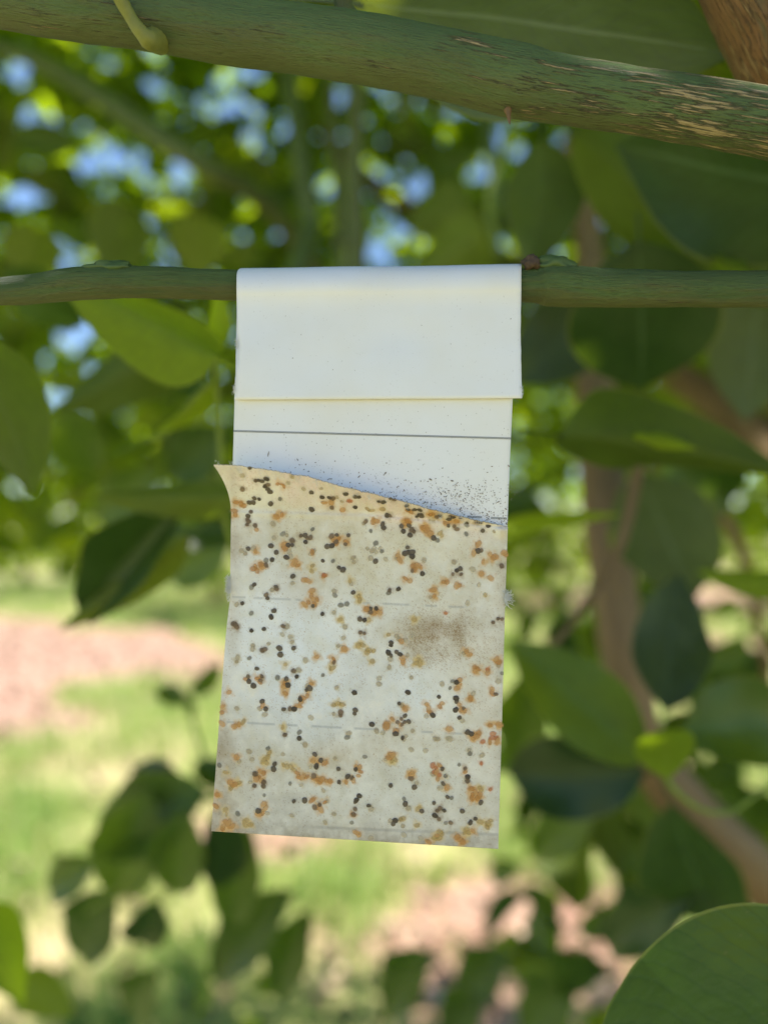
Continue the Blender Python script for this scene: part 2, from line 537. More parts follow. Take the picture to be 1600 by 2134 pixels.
# small growths on the near branches
tube('stalk', [P(222, -50, .1415), P(250, -5, .1435), P(272, 35, .145), P(294, 66, .1458), P(312, 82, .1472), P(330, 80, .1515)], [.0011, .0013, .0012, .0014, .0019, .0028], M['stalk'], tree, 40, 14, bumps=.06, seed=3, label='yellow-green stalk on the thick branch, upper left')
tube('stalk', [P(722, 40, .155), P(715, 10, .1545), P(712, -20, .154), P(716, -70, .154)], [.0030, .0018, .0016, .0014], M['bark_twig'], tree, 20, 14, bumps=.05, seed=5)
tube('thorn', [P(1058, 228, .1515), P(1060, 243, .1508), P(1062, 258, .1502)], [.0008, .0004, .0001], M['thorn'], tree, 12, 10)
# broken bud scar beside the card
def knob(name, cpx, cpy, D, r, seed, mat, parent, stretch=(1, 1, 1)):
    import bmesh
    bm = bmesh.new(); bmesh.ops.create_icosphere(bm, subdivisions=3, radius=r)
    for v in bm.verts:
        q = v.co / r
        v.co *= 1 + 0.55 * mnoise.noise(q * 1.6 + Vector((seed, 0, 0))) + 0.35 * mnoise.noise(q * 4.5 + Vector((0, seed, 0)))
        v.co.x *= stretch[0]; v.co.y *= stretch[1]; v.co.z *= stretch[2]
    me = bpy.data.meshes.new(name); bm.to_mesh(me); bm.free()
    me.materials.append(mat)
    me.polygons.foreach_set('use_smooth', np.ones(len(me.polygons), dtype=bool))
    o = bpy.data.objects.new(name, me); o.location = P(cpx, cpy, D)
    return link(o, parent)
knob('bud_scar', 1106, 547, .1525, .0016, 3, M['knob'], tree, (1.2, 1, .9))['label'] = 'ragged brown bud scar beside the card'
knob('bud_scar', 1150, 552, .1535, .0024, 8, M['bark_twig'], tree, (1.6, 1, .7))
knob('bud_scar', 232, 556, .1535, .0018, 5, M['bark_twig'], tree, (2.6, 1, .7))

# green shoot at the left
tube('shoot', [P(470, 610, .25), P(436, 690, .255), P(448, 760, .26), P(458, 900, .27), P(470, 1080, .28), P(540, 1300, .32)], [.0007, .0009, .0010, .0010, .0012, .0014], M['stem'], tree, 40, 10, label='slender bright green shoot left of the card')
tube('shoot', [P(450, 790, .262), P(400, 835, .265), P(350, 900, .27), P(300, 918, .275)], [.0008, .0007, .0006, .0004], M['stem'], tree, 24, 8)
tube('shoot', [P(1380, 1612, .29), P(1420, 1660, .29), P(1470, 1690, .29), P(1530, 1690, .295), P(1600, 1640, .30), P(1720, 1590, .33)], [.0011, .0010, .0009, .0009, .0009, .001], M['stem'], tree, 30, 8, label='thin curved green stem at the right')

CAMV = Vector((0, -1, 0))

def hero(bx, by, tx, ty, wpx, D, dD=0.0, roll=0.0, key=('leaf', 0), face=1, up=0.0, label=None, name='leaf'):
    b = P(bx, by, D); t = P(tx, ty, D + dD)
    Dm = D + dD / 2
    w = wpx * TANH / 800 * Dm
    n = ((Vector((0, 0, H)) - (b + t) / 2).normalized()) * face + Vector((0, 0, up))
    return place_leaf(key, b, t, w, n, math.radians(roll), tree, name, label)

S0, S1 = ('old', 0), ('old', 1)
L0, L1, L2, L3, Y0, Y1 = ('leaf', 0), ('leaf', 1), ('leaf', 2), ('leaf', 3), ('young', 0), ('young', 1)
# top and upper right
hero(730, 5, 1500, 86, 345, .190, .005, 12, L3, 1, label='big grey-green leaf behind the thick branch at the top')
hero(1860, 420, 1280, 325, 350, .245, .01, -16, S0, 1, label='large very dark leaf under the thick branch at the right edge')
hero(1190, 265, 1590, 610, 220, .285, .02, 10, L0, -1, label='olive backlit leaf beside the very dark leaf')
hero(1130, 290, 1120, 560, 175, .31, .02, 25, L0, -1)
hero(1010, 470, 880, 590, 150, .45, .05, 20, L1, -1)
hero(980, 420, 860, 470, 120, .55, .05, 10, L0, -1)
hero(1190, 300, 1480, 260, 130, .36, .05, 30, L0, -1)
hero(1600, 330, 1560, 600, 160, .42, .03, 20, L0, 1)
hero(1270, 590, 1560, 530, 80, .30, .04, 10, Y0, -1)
hero(1330, 500, 1345, 830, 310, .28, .03, -8, S0, 1, label='broad dark oval leaf under the thin branch at the right')
hero(1260, 620, 1075, 800, 175, .36, .02, 10, L3, 1)
hero(1590, 560, 1545, 870, 190, .33, .02, -15, L3, 1)
hero(1318, 908, 1445, 934, 34, .247, .0, 0, Y0, -1, name='young_leaf')  # bright strip added in place of a sunlit patch on the olive leaf
hero(1485, 535, 1570, 580, 44, .262, .0, 0, Y0, -1, name='young_leaf')  # another added strip, its bright colour standing for a sunlit edge
hero(1155, 905, 1545, 935, 160, .24, .03, 18, L1, -1, label='curved olive leaf with a bright edge right of the card')
hero(1330, 985, 1440, 1230, 215, .36, .03, 10, L3, 1)
hero(1370, 935, 1560, 1075, 150, .40, .05, -10, L0, 1)
hero(1020, 1120, 1268, 1070, 44, .30, .02, 10, Y0, -1, name='young_leaf', label='narrow yellow-green leaf tip beside the card edge')
hero(1700, 1215, 1455, 1215, 65, .33, .02, 20, Y1, -1)
hero(1345, 1590, 1065, 1330, 165, .30, .02, 8, L0, 1, label='long green leaf pointing up-left toward the card')
hero(1345, 1610, 1030, 1620, 175, .34, .05, -12, S0, 1)
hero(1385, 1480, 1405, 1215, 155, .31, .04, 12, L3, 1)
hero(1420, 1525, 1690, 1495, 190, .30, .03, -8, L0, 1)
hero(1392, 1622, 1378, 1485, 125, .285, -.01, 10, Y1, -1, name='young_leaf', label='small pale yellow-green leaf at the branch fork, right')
hero(1400, 1680, 1490, 1980, 205, .34, .04, 15, S0, 1)
hero(1440, 1880, 1225, 1965, 130, .37, .05, 15, S0, 1)
hero(1120, 1390, 1060, 1640, 110, .42, .06, 15, L0, 1)
hero(1250, 1660, 1090, 1790, 110, .50, .05, 15, L0, 1)
hero(1200, 1640, 1290, 1800, 100, .52, .05, 15, L0, -1)
hero(1500, 1620, 1640, 1760, 110, .50, .05, 15, L0, 1)
# near leaf, lower right corner
hero(1900, 2055, 1195, 2345, 520, .132, -.004, -6, ('mid', 0), 1, label='large sharp green leaf in the lower right corner')
# left side
hero(452, 745, 135, 590, 165, .215, .02, 14, Y0, -1, name='young_leaf', label='bright green backlit leaf under the thin branch, left')
hero(436, 735, 475, 605, 60, .25, -.01, 40, Y1, 1, name='young_leaf')
hero(452, 785, 338, 905, 46, .26, .01, 25, Y0, -1, name='young_leaf')
hero(312, 915, 235, 955, 32, .275, .01, 10, Y0, -1, name='young_leaf')
hero(400, 690, 155, 850, 135, .30, .03, 15, L0, -1)
hero(400, 830, 300, 700, 150, .36, .03, 15, L0, 1)
hero(520, 1030, 225, 1046, 78, .26, .02, 15, L0, -1, label='slim olive leaf left of the peeling sheet')
hero(560, 1100, 250, 1110, 95, .34, .02, 15, L0, 1)
hero(400, 1115, 160, 1300, 80, .288, .02, 12, L0, -1)
hero(390, 1050, 148, 1305, 135, .28, .03, 18, S1, 1, label='dark drooping leaf with an olive edge, left')
hero(-60, 690, 80, 1015, 165, .22, .02, 14, L0, -1)
hero(250, 415, 235, 575, 130, .42, .03, 15, L0, -1)
hero(60, 465, 70, 590, 115, .42, .03, 10, L0, -1)
hero(170, 520, 150, 440, 110, .46, .03, 10, L0, 1)
hero(400, 440, 420, 570, 120, .46, .03, 10, L0, -1)
hero(10, 560, 180, 690, 110, .40, .03, 10, L0, 1)
hero(130, 850, 190, 1000, 110, .48, .03, 10, L0, 1)
hero(330, 980, 180, 1090, 100, .50, .03, 10, L0, 1)
hero(470, 900, 330, 1000, 120, .48, .03, 10, L0, 1)
hero(480, 1130, 330, 1210, 110, .48, .03, 10, L0, 1)
# low shoot, bottom left
BL = [(430, 1650, 160, 1760, 165, .42), (400, 1690, 260, 1600, 120, .43), (310, 1650, 220, 1905, 150, .42), (390, 1690, 350, 1890, 120, .41),
      (450, 1690, 480, 1870, 105, .42), (200, 1800, 75, 1860, 90, .44), (240, 1860, 130, 2010, 130, .45), (330, 1880, 270, 1990, 100, .46),
      (480, 1640, 400, 1580, 60, .44), (520, 1720, 460, 1960, 110, .46)]
for i, (a, b, c, d, w, D) in enumerate(BL):
    hero(a, b, c, d, w, D, .02, (12, -15, 8)[i % 3], (L0, S0, L0)[i % 3], 1)
tube('shoot', [P(540, 1660, .43), P(470, 1660, .43), P(400, 1680, .43), P(320, 1760, .43), P(250, 1850, .44), P(180, 1900, .45)], [.0018, .0017, .0015, .0014, .0012, .001], M['stem'], tree, 30, 8)
tube('shoot', [P(540, 1660, .43), P(620, 1600, .42), P(760, 1560, .40), P(1000, 1600, .42), P(1250, 1600, .44), P(1350, 1570, .43)], [.0018, .002, .0022, .0024, .0028, .003], M['stem'], tree, 30, 8)
tube('shoot', [P(455, 1660, .45), P(400, 1500, .48), P(395, 1450, .49), P(440, 1380, .5)], [.0014, .0012, .001, .0008], M['stem'], tree, 20, 8)
hero(385, 1470, 322, 1425, 48, .49, .02, 10, L0, 1)
hero(395, 1450, 470, 1385, 44, .49, .02, 10, L0, 1)
hero(400, 1500, 385, 1440, 26, .49, .0, 40, L0, 1)
hero(-60, 1910, 42, 2070, 130, .30, .02, 10, Y0, -1, name='young_leaf', label='yellow-green leaf at the lower left edge')
hero(600, 1760, 600, 1790, 24, .6, .0, 10, L0, 1)
for q_ in ((610, 1860, 400, 2060, 120, .50), (650, 1900, 545, 2110, 100, .55), (900, 1990, 770, 2110, 110, .55), (1060, 1990, 930, 2090, 110, .8), (1200, 2060, 1060, 2150, 130, .6), (1010, 2080, 900, 2170, 110, .7),
           (1150, 1980, 1260, 2080, 110, .6), (330, 2030, 240, 2140, 110, .5)):
    hero(*q_, .04, 15, L0, 1)
hero(20, 2040, 150, 2110, 90, .5, .02, 10, L0, -1)

# ------------------------------------------------------------------ crown foliage of the tree (many leaves)
TV, TF, TUV = leaf_template(nt=5, ns=1, fold=.25, curl=.25, petiole=False)

def leaf_cloud(n, sampler, size=(.055, .095), droop=0.35, noise_scale=None, noise_thr=None, seed=0, toward_cam=0.0):
    """n leaves: returns base (n,3), frames (n,3,3) scaled"""
    r = np.random.default_rng(seed)
    pts = sampler(r, n)
    if noise_scale:
        keep = np.array([mnoise.noise(Vector(p) * noise_scale) > noise_thr for p in pts])
        pts = pts[keep]
    n = len(pts)
    ax = r.normal(size=(n, 3)); ax[:, 2] = ax[:, 2] * .5 - droop
    ax /= np.linalg.norm(ax, axis=1)[:, None]
    nh = r.normal(size=(n, 3)) * .75; nh[:, 2] += .8; nh[:, 1] -= toward_cam
    z = nh - (nh * ax).sum(1)[:, None] * ax
    z /= np.linalg.norm(z, axis=1)[:, None]
    y = np.cross(z, ax)
    L = r.uniform(*size, n)
    W = L * r.uniform(.46, .62, n)
    return pts, np.stack([ax * L[:, None], y * W[:, None], z * L[:, None]], 1)


def cloud_verts(pts, fr):
    return pts[:, None, :] + np.einsum('vk,nkj->nvj', TV, fr)


def cloud_mesh(name, verts, mat, seed=0):
    n, v, _ = verts.shape
    F = (TF[None] + (np.arange(n) * v)[:, None, None]).reshape(-1, 4)
    me = fast_mesh(name, verts.reshape(-1, 3), F, mat)
    set_uv(me, np.tile(TUV, (n, 1)))
    r = np.random.default_rng(seed)
    set_float(me, 'rnd', np.repeat(r.random(n), v))
    return me


def frustum(px0, px1, py0, py1, y0, y1):
    def s(r, n):
        y = (r.uniform(y0 ** 3, y1 ** 3, n)) ** (1 / 3)
        px = r.uniform(px0, px1, n); py = r.uniform(py0, py1, n)
        return np.stack([(px - 800) / 800 * TANH * y, y, H - (py - 1067) / 800 * TANH * y], 1)
    return s

def box(x0, x1, y0, y1, z0, z1):
    def s(r, n):
        return np.stack([r.uniform(x0, x1, n), r.uniform(y0, y1, n), r.uniform(z0, z1, n)], 1)
    return s

parts = []
parts.append(leaf_cloud(11000, box(-1.9, 2.0, .85, 2.7, 1.58, 3.2), seed=1))                       # crown ahead and above
parts.append(leaf_cloud(9000, box(-1.7, 1.7, .02, 1.7, 1.82, 2.9), seed=2))                       # crown overhead, out of view, thickened to keep sun off the card
parts.append(leaf_cloud(2300, box(-1.5, 1.7, .9, 2.6, 1.25, 1.75), seed=3))                       # lower skirt, ahead
parts.append(leaf_cloud(620, box(.12, 1.5, .75, 2.1, .98, 1.70), size=(.045, .075), seed=4, toward_cam=.4))         # right side
parts.append(leaf_cloud(520, box(-1.2, -.05, .70, 1.9, 1.24, 1.70), size=(.045, .075), seed=5, toward_cam=.4))         # left side
parts.append(leaf_cloud(170, box(.15, .70, .55, 1.05, .82, 1.25), size=(.05, .085), seed=14, toward_cam=.5))   # inside, right
parts.append(leaf_cloud(80, box(.12, .75, .75, 1.35, .66, .98), seed=6, toward_cam=.4))          # low skirt, right
parts.append(leaf_cloud(26, box(-.45, .6, .60, 1.1, .58, .80), seed=8, toward_cam=.4))          # low skirt, bottom
pts = np.concatenate([p[0] for p in parts]); fr = np.concatenate([p[1] for p in parts])
cv = cloud_verts(pts, fr)
# keep the crown open where blue sky shows through
GAPS = [(30, 150, 26), (75, 125, 18), (25, 200, 14), (55, 250, 16), (90, 260, 24), (130, 262, 10), (115, 305, 18), (190, 340, 28), (255, 335, 28), (380, 345, 26), (385, 188, 18), (415, 195, 12),
        (45, 400, 26), (75, 390, 16), (40, 425, 20), (350, 275, 12), (210, 412, 10), (295, 385, 12), (525, 160, 14), (530, 235, 18), (540, 285, 14), (700, 285, 12), (705, 330, 10), (692, 390, 14), (770, 200, 16), (770, 300, 10), (782, 375, 26),
        (848, 215, 22), (965, 225, 18), (1030, 290, 26), (1015, 350, 24), (1080, 320, 18), (875, 378, 16), (928, 410, 14), (820, 430, 18), (830, 480, 20), (785, 515, 18), (905, 535, 24), (1270, 432, 18), (1250, 470, 12), (145, 552, 16), (435, 552, 12), (1130, 535, 14), (580, 500, 12), (682, 532, 10), (0, 510, 10),
        (165, 690, 18), (150, 712, 12), (62, 765, 16), (45, 715, 10), (1590, 645, 12), (1155, 665, 10), (465, 225, 10)]
flat = project(cv.reshape(-1, 3)).reshape(len(cv), -1, 2)
cen = flat.mean(1)
kill = np.zeros(len(cv), bool)
for gx_, gy_, gr_ in GAPS:
    near = np.where(np.hypot(cen[:, 0] - gx_, cen[:, 1] - gy_) < 260)[0]
    f = flat[near]
    # sample points over each blade: vertices, edge midpoints, midrib
    smp = np.concatenate([f, (f[:, :-3] + f[:, 3:]) / 2, (f[:, :-1] + f[:, 1:]) / 2], 1)
    d = np.hypot(smp[..., 0] - gx_, smp[..., 1] - gy_).min(1)
    kill[near[d < gr_ * 0.38]] = True
kill &= pts[:, 1] > 0.2
cv = cv[~kill]; flat = flat[~kill]; pts = pts[~kill]; fr = fr[~kill]
# never let a loose crown leaf hang in front of, or touch, the card and near branches
ok = ~((cv[:, :, 1].min(1) < 0.50) & (cv[:, :, 2].min(1) < 1.72))
cv = cv[ok]; flat = flat[ok]; pts = pts[ok]; fr = fr[ok]
# the leaves that show largest become leaves of their own
inview = (flat[:, :, 0].min(1) > -40) & (flat[:, :, 0].max(1) < 1640) & (flat[:, :, 1].min(1) > -40) & (flat[:, :, 1].max(1) < 2170)
notcard = ~((flat[:, :, 0].min(1) > 500) & (flat[:, :, 0].max(1) < 1040) & (flat[:, :, 1].min(1) > 600) & (flat[:, :, 1].max(1) < 1730))
order = np.argsort(np.where(inview & notcard, pts[:, 1], 1e9))
single = order[:225]
for n_, i in enumerate(single):
    o = bpy.data.objects.new('leaf', LM[('small', n_ % 2)])
    col.objects.link(o)
    o.parent = tree
    o.matrix_parent_inverse = Matrix.Translation(-tree.location)
    a, y_, z_ = fr[i]
    o.matrix_basis = Matrix(((a[0], y_[0], z_[0], pts[i][0]), (a[1], y_[1], z_[1], pts[i][1]), (a[2], y_[2], z_[2], pts[i][2]), (0, 0, 0, 1)))
rest = np.ones(len(cv), bool); rest[single] = False
me = cloud_mesh('crown', cv[rest], M['foliage'], 3)
me.transform(Matrix.Translation(-TREE))
crown = bpy.data.objects.new('crown', me); crown.location = TREE
link(crown, tree)
crown['kind'] = 'stuff'

# stems and limbs inside the crown
limbs = [
    ([(.55, .72, .92), (.50, .85, 1.3), (.25, 1.2, 1.65), (-.10, 1.45, 2.0), (-.35, 1.6, 2.6)], [.035, .026, .02, .015, .008], 'bark_brown'),
    ([(.25, 1.2, 1.65), P(690, 640, .72), P(648, 450, .70), P(622, 300, .70), P(604, 140, .72), P(590, -150, .8)], [.010, .0085, .0085, .008, .007, .005], 'bark_green'),
    ([P(735, 720, .60), P(744, 540, .60), P(738, 350, .60), P(743, 180, .61), P(735, -60, .65)], [.0078, .0076, .0070, .0066, .006], 'bark_green'),
    ([P(715, 640, .66), P(702, 380, .66), P(690, 180, .68), P(700, -80, .75)], [.0045, .0042, .004, .003], 'bark_green'),
    ([P(690, 600, 1.0), P(560, 430, .80), P(400, 330, .70), P(220, 210, .72), P(60, 120, .75), P(-200, 40, .8)], [.012, .0105, .0095, .0085, .007, .005], 'bark_green'),
    ([P(1230, 620, .55), P(1080, 480, .62), P(1020, 300, .7), P(1000, 100, .8)], [.008, .007, .006, .004], 'bark_green'),
    ([P(1040, 530, .55), P(1022, 420, .55), P(1062, 260, .56), P(1090, 100, .6)], [.0028, .0028, .0026, .002], 'stem'),
    ([P(1250, 900, .48), P(1420, 1000, .52), P(1540, 1130, .55), P(1590, 1350, .6), P(1620, 1600, .7)], [.006, .0045, .004, .0035, .003], 'bark_brown'),
    ([(.55, .72, .90), (.75, .6, 1.4), (.8, .5, 2.0), (.6, .5, 2.6)], [.03, .025, .018, .008], 'bark_brown'),
    ([(.50, .85, 1.3), (.1, .7, 1.95), (-.4, .7, 2.2), (-.9, .9, 2.4)], [.02, .016, .012, .006], 'bark_brown'),
]
for i, (p_, r_, m_) in enumerate(limbs):
    tube('limb', p_, r_, M[m_], tree, 40, 12, bumps=.07, seed=20 + i)

# ------------------------------------------------------------------ trees of the next row
def far_tree(name, x, y, h, rad, label, seed, n=3600):
    t = empty(name, (x, y, 0))
    tag(t, label, 'tree', 'citrus trees of the next row')
    bpy.context.view_layer.update()
    r = np.random.default_rng(seed)
    u = r.normal(size=(n, 3)); u /= np.linalg.norm(u, axis=1)[:, None]
    rr = r.uniform(.62, 1.0, n) ** .6
    nz = np.array([mnoise.noise(Vector(v) * 2.4 + Vector((seed, 0, 0))) for v in u])
    p = u * (rr * (1 + .28 * nz))[:, None]
    c = np.stack([x + p[:, 0] * rad, y + p[:, 1] * rad, .25 + (h - .25) * (.5 + .5 * p[:, 2])], 1)
    c = c[c[:, 2] > .2]
    _, f = leaf_cloud(len(c), lambda rg, k_: c, size=(.09, .15), seed=seed)
    me = cloud_mesh('crown', cloud_verts(c, f), M['foliage'], seed)
    me.transform(Matrix.Translation((-x, -y, 0)))
    o = bpy.data.objects.new('crown', me); o.location = (x, y, 0)
    link(o, t)
    tube('trunk', [(x, y, -.05), (x + .03, y, .4), (x, y + .04, 1.0), (x, y, h * .6)], [.11, .08, .07, .04], M['bark_brown'], t, 20, 12, bumps=.1, seed=seed)
    for a in (0.4, 2.5, 4.6):
        tube('limb', [(x, y, .8), (x + .4 * rad * math.cos(a), y + .4 * rad * math.sin(a), 1.3), (x + .75 * rad * math.cos(a), y + .75 * rad * math.sin(a), h * .7)], [.05, .035, .012], M['bark_brown'], t, 16, 8, bumps=.1, seed=seed)

far_tree('citrus_tree', -6.3, 13.5, 3.0, 1.9, 'round citrus tree farthest left, beyond the pink soil', 31)
far_tree('citrus_tree', -2.3, 10.5, 3.0, 1.8, 'blurred citrus tree just left of the card', 32)
far_tree('citrus_tree', 2.2, 11.5, 2.9, 1.9, 'blurred citrus tree seen past the right edge of the card', 33)
far_tree('citrus_tree', 5.9, 10.5, 3.0, 1.9, 'blurred citrus tree farthest right behind the brown limb', 34)

# ------------------------------------------------------------------ grass and litter
def grass(n, seed):
    r = np.random.default_rng(seed)
    y = 1.3 + (r.random(n) ** 1.5) * 12.5
    x = r.uniform(-1, 1, n) * (0.62 * y + .5)
    keep = r.random(n) > soil_mask(x, y) * 1.04
    cl_ = np.array([mnoise.noise(Vector((a * 2.3, b * 1.5, 1.1))) + .6 * mnoise.noise(Vector((a * 6, b * 4, 2.1))) for a, b in zip(x, y)])
    keep &= r.random(n) < np.clip(.62 + 1.3 * cl_, .06, 1)
    x, y, cl_ = x[keep], y[keep], cl_[keep]
    n = len(x)
    s = 1 + 0.10 * y
    h = r.uniform(.05, .13, n) * np.clip(s, 1, 1.7)
    w = r.uniform(.004, .008, n) * s
    a = r.uniform(0, 2 * math.pi, n)
    lean = r.uniform(.1, .9, n)
    dx, dy = np.cos(a), np.sin(a)
    b = np.stack([x, y, np.full(n, -.01)], 1)
    side = np.stack([-dy, dx, np.zeros(n)], 1) * (w / 2)[:, None]
    fw = np.stack([dx, dy, np.zeros(n)], 1)
    m1 = b + fw * (h * lean * .35)[:, None]; m1[:, 2] += h * .65
    t = b + fw * (h * lean)[:, None]; t[:, 2] += h * (1 - .25 * lean)
    V = np.stack([b - side, b + side, m1 + side * .8, m1 - side * .8, t + side * .12, t - side * .12], 1)
    F = (np.array([[0, 1, 2, 3], [3, 2, 4, 5]])[None] + (np.arange(n) * 6)[:, None, None]).reshape(-1, 4)
    k = NT('grass_blade')
    rn = k.n('Attribute', attribute_name='rnd').outputs['Fac']
    c = k.ramp(rn, [(0.0, (.17, .30, .05)), (.5, (.30, .44, .09)), (.8, (.44, .48, .16)), (1.0, (.58, .50, .28))])
    ps = k.pbsdf(c, .6)
    tr = k.n('BsdfTranslucent'); k.l(c, tr.inputs[0])
    mx = k.n('MixShader'); mx.inputs[0].default_value = .35
    k.l(ps.outputs[0], mx.inputs[1]); k.l(tr.outputs[0], mx.inputs[2]); k.l(mx.outputs[0], k.out.inputs[0])
    me = fast_mesh('grass', V.reshape(-1, 3), F, k.m)
    set_float(me, 'rnd', np.repeat(np.clip(r.random(n) * .7 + .18 - .35 * cl_, 0, 1), 6))
    o = link(bpy.data.objects.new('grass', me))
    tag(o, 'patchy sunlit green grass on the orchard floor', 'grass', kind='stuff')

grass(90000, 5)

def litter(n, seed):
    r = np.random.default_rng(seed)
    y = 1.2 + (r.random(n) ** 1.3) * 8; x = r.uniform(-1, 1, n) * (0.6 * y + .4)
    keep = r.random(n) < .15 + soil_mask(x, y)
    p = np.stack([x, y, np.full(len(x), .025)], 1)[keep]
    _, f = leaf_cloud(len(p), lambda rg, k_: p, size=(.04, .09), droop=0.0, seed=seed)
    f[:, 0, 2] *= .25
    k = NT('dry_leaf')
    rn = k.n('Attribute', attribute_name='rnd').outputs['Fac']
    c = k.ramp(rn, [(0.0, (.20, .12, .07)), (.5, (.42, .28, .18)), (1.0, (.58, .44, .33))])
    ps = k.pbsdf(c, .7); k.l(ps.outputs[0], k.out.inputs[0])
    me = cloud_mesh('leaf_litter', cloud_verts(p, f), k.m, seed)
    o = link(bpy.data.objects.new('leaf_litter', me))
    tag(o, 'dry brown fallen leaves strewn over the bare soil', 'leaf litter', kind='stuff')

litter(5200, 6)

# ------------------------------------------------------------------ the card
DC = 0.1500
card = empty('insect_card', P(790, 597, DT))
tag(card, 'white paper insect card with peeling spotted sheet hung over the thin branch', 'card')
bpy.context.view_layer.update()

k = NT('white_card')
tc = k.n('TexCoord').outputs['Object']
n1 = k.noise(tc, 60.0, 3.0); n2 = k.noise(tc, 900.0, 3.0); n3 = k.noise(tc, 2600.0, 2.0)
c = k.mix(k.ramp(n1, [(0.4, 0), (0.75, 1)]), (0.84, 0.84, 0.825), (0.82, 0.80, 0.73))
c = k.mix(k.ramp(n3, [(0.68, 0), (0.76, 0.45)]), c, (0.45, 0.42, 0.36))
ps = k.pbsdf(c, 0.48, k.bump(n2, 0.06, 0.0002), 0.4)
k.l(ps.outputs[0], k.out.inputs[0])
M['card'] = k.m
M['paper_edge'] = simple('raw_card_edge', (0.42, 0.35, 0.24), .8, 900, .25)


def lerp_path(path, ys):
    path = np.array(path, float)
    return np.interp(ys, path[:, 0], path[:, 1])


def sheet_solid(name, G, thick, mat, edge_mat, parent):
    """G (rows, cols, 3) front surface, given a real thickness away from the viewer; rim uses edge_mat"""
    R, C, _ = G.shape
    du = np.gradient(G, axis=1); dv = np.gradient(G, axis=0)
    N = -np.cross(du, dv); N /= np.linalg.norm(N, axis=2)[..., None] + 1e-12
    Bk = G - N * thick
    V = np.concatenate([G.reshape(-1, 3), Bk.reshape(-1, 3)])
    ii, jj = np.meshgrid(np.arange(C - 1), np.arange(R - 1))
    q = (jj * C + ii).ravel(); off = R * C
    f1 = np.stack([q, q + C, q + C + 1, q + 1], 1)
    f2 = np.stack([q + off, q + 1 + off, q + C + 1 + off, q + C + off], 1)
    rim = np.concatenate([np.arange(C), np.arange(1, R) * C + C - 1, (R - 1) * C + np.arange(C - 2, -1, -1), np.arange(R - 2, 0, -1) * C])
    nx_ = np.roll(rim, -1)
    f3 = np.stack([rim, nx_, nx_ + off, rim + off], 1)
    F = np.concatenate([f1, f2, f3])
    o_ = np.array(parent.location if parent.type == 'EMPTY' else parent.matrix_world.translation)
    me = fast_mesh(name, V - o_, F, mat)
    me.materials.append(edge_mat)
    mi = np.zeros(len(F), np.int32); mi[len(f1) + len(f2):] = 1
    me.polygons.foreach_set('material_index', mi)
    sm = np.ones(len(F), bool); sm[len(f1) + len(f2):] = False
    me.polygons.foreach_set('use_smooth', sm)
    o = bpy.data.objects.new(name, me); o.location = o_
    link(o, parent)
    return o, V, N, off

def px_grid(rows):
    """rows of (left px, right px, y left, y right, D left, D right) -> surface grid with 60 columns"""
    C = 60
    out = []
    for xl, xr, yl, yr, dl, dr in rows:
        s = np.linspace(0, 1, C)
        px = xl + (xr - xl) * s; py = yl + (yr - yl) * s; D = dl + (dr - dl) * s
        out.append(np.stack([(px - 800) / 800 * TANH * D, D, H - (py - 1067) / 800 * TANH * D], 1))
    return np.array(out)

# front flap: from its lower edge up the front and over the twig, then down the back
rows = []
for yy in np.linspace(831, 640, 26):
    t = (831 - yy) / (831 - 640)
    xl = lerp_path([(560, 497), (600, 493), (690, 494), (712, 499), (800, 491), (833, 487)], yy)
    xr = lerp_path([(549, 1086), (700, 1085), (830, 1087)], yy)
    d = .1490 + .0013 * t + .00012 * t * t
    xl += 1.1 * mnoise.noise(Vector((yy * .05, 3, 0))); xr += 1.1 * mnoise.noise(Vector((yy * .05, 8, 0)))
    rows.append((xl, xr, yy + 2.0, yy - 1.0, d, d))
cy_, r_ = 600.0, .0043
scale = TANH * DT / 800
for a in np.linspace(-20, 178, 30):                      # wrap round the twig, front -> top -> back
    th = math.radians(a)
    D = DT - r_ * math.cos(th)
    z = math.sin(th) * r_
    yy = cy_ - z / (TANH * D / 800) - 0.5
    dx = 493 + (12 * max(0, (a - 35) / 55) ** 2.2 if a < 90 else 12)
    k_ = DT / D if a > 90 else 1.0
    rows.append((800 + (dx - 800) * DC / D * 1.0 if a > 90 else dx, 800 + (1086 - 800) * DC / D if a > 90 else 1086, yy + 3.5, yy - 4.5, D, D))
for t in np.linspace(0.06, 1, 22):                       # down the back
    yy = 600 + 215 * t
    D = DT + r_ - (DT + r_ - .1507) * t ** .8
    rows.append((495 - 5 * t, 1083 - 10 * t, yy + 3, yy - 3, D, D))
G = px_grid(rows)[::-1]
G[:, :, 1] += np.array([[.00038 * mnoise.noise(Vector((a * .06, b * .09, 4.4))) for a in range(60)] for b in range(len(G))])
sheet_solid('folded_flap', G, .00022, M['card'], M['paper_edge'], card)[0]['label'] = 'smooth white flap folded over the branch'

# backing card below the flap
LE = [(780, 489), (965, 484), (1100, 481), (1250, 478), (1330, 470), (1500, 457), (1733, 440)]
RE = [(780, 1071), (835, 1069), (965, 1063), (1098, 1058), (1270, 1052), (1500, 1046), (1770, 1038)]
rows = []
for t in np.linspace(0, 1, 120):
    yl = 785 + (1731 - 785) * t; yr = 785 + (1768 - 785) * t
    D = .1502 - .0002 * math.sin(t * 2.5)
    rows.append((lerp_path(LE, yl) + 1.0, lerp_path(RE, yr) - 1.0, yl, yr, D, D))
sheet_solid('backing_card', px_grid(rows), .00030, M['card'], M['paper_edge'], card)

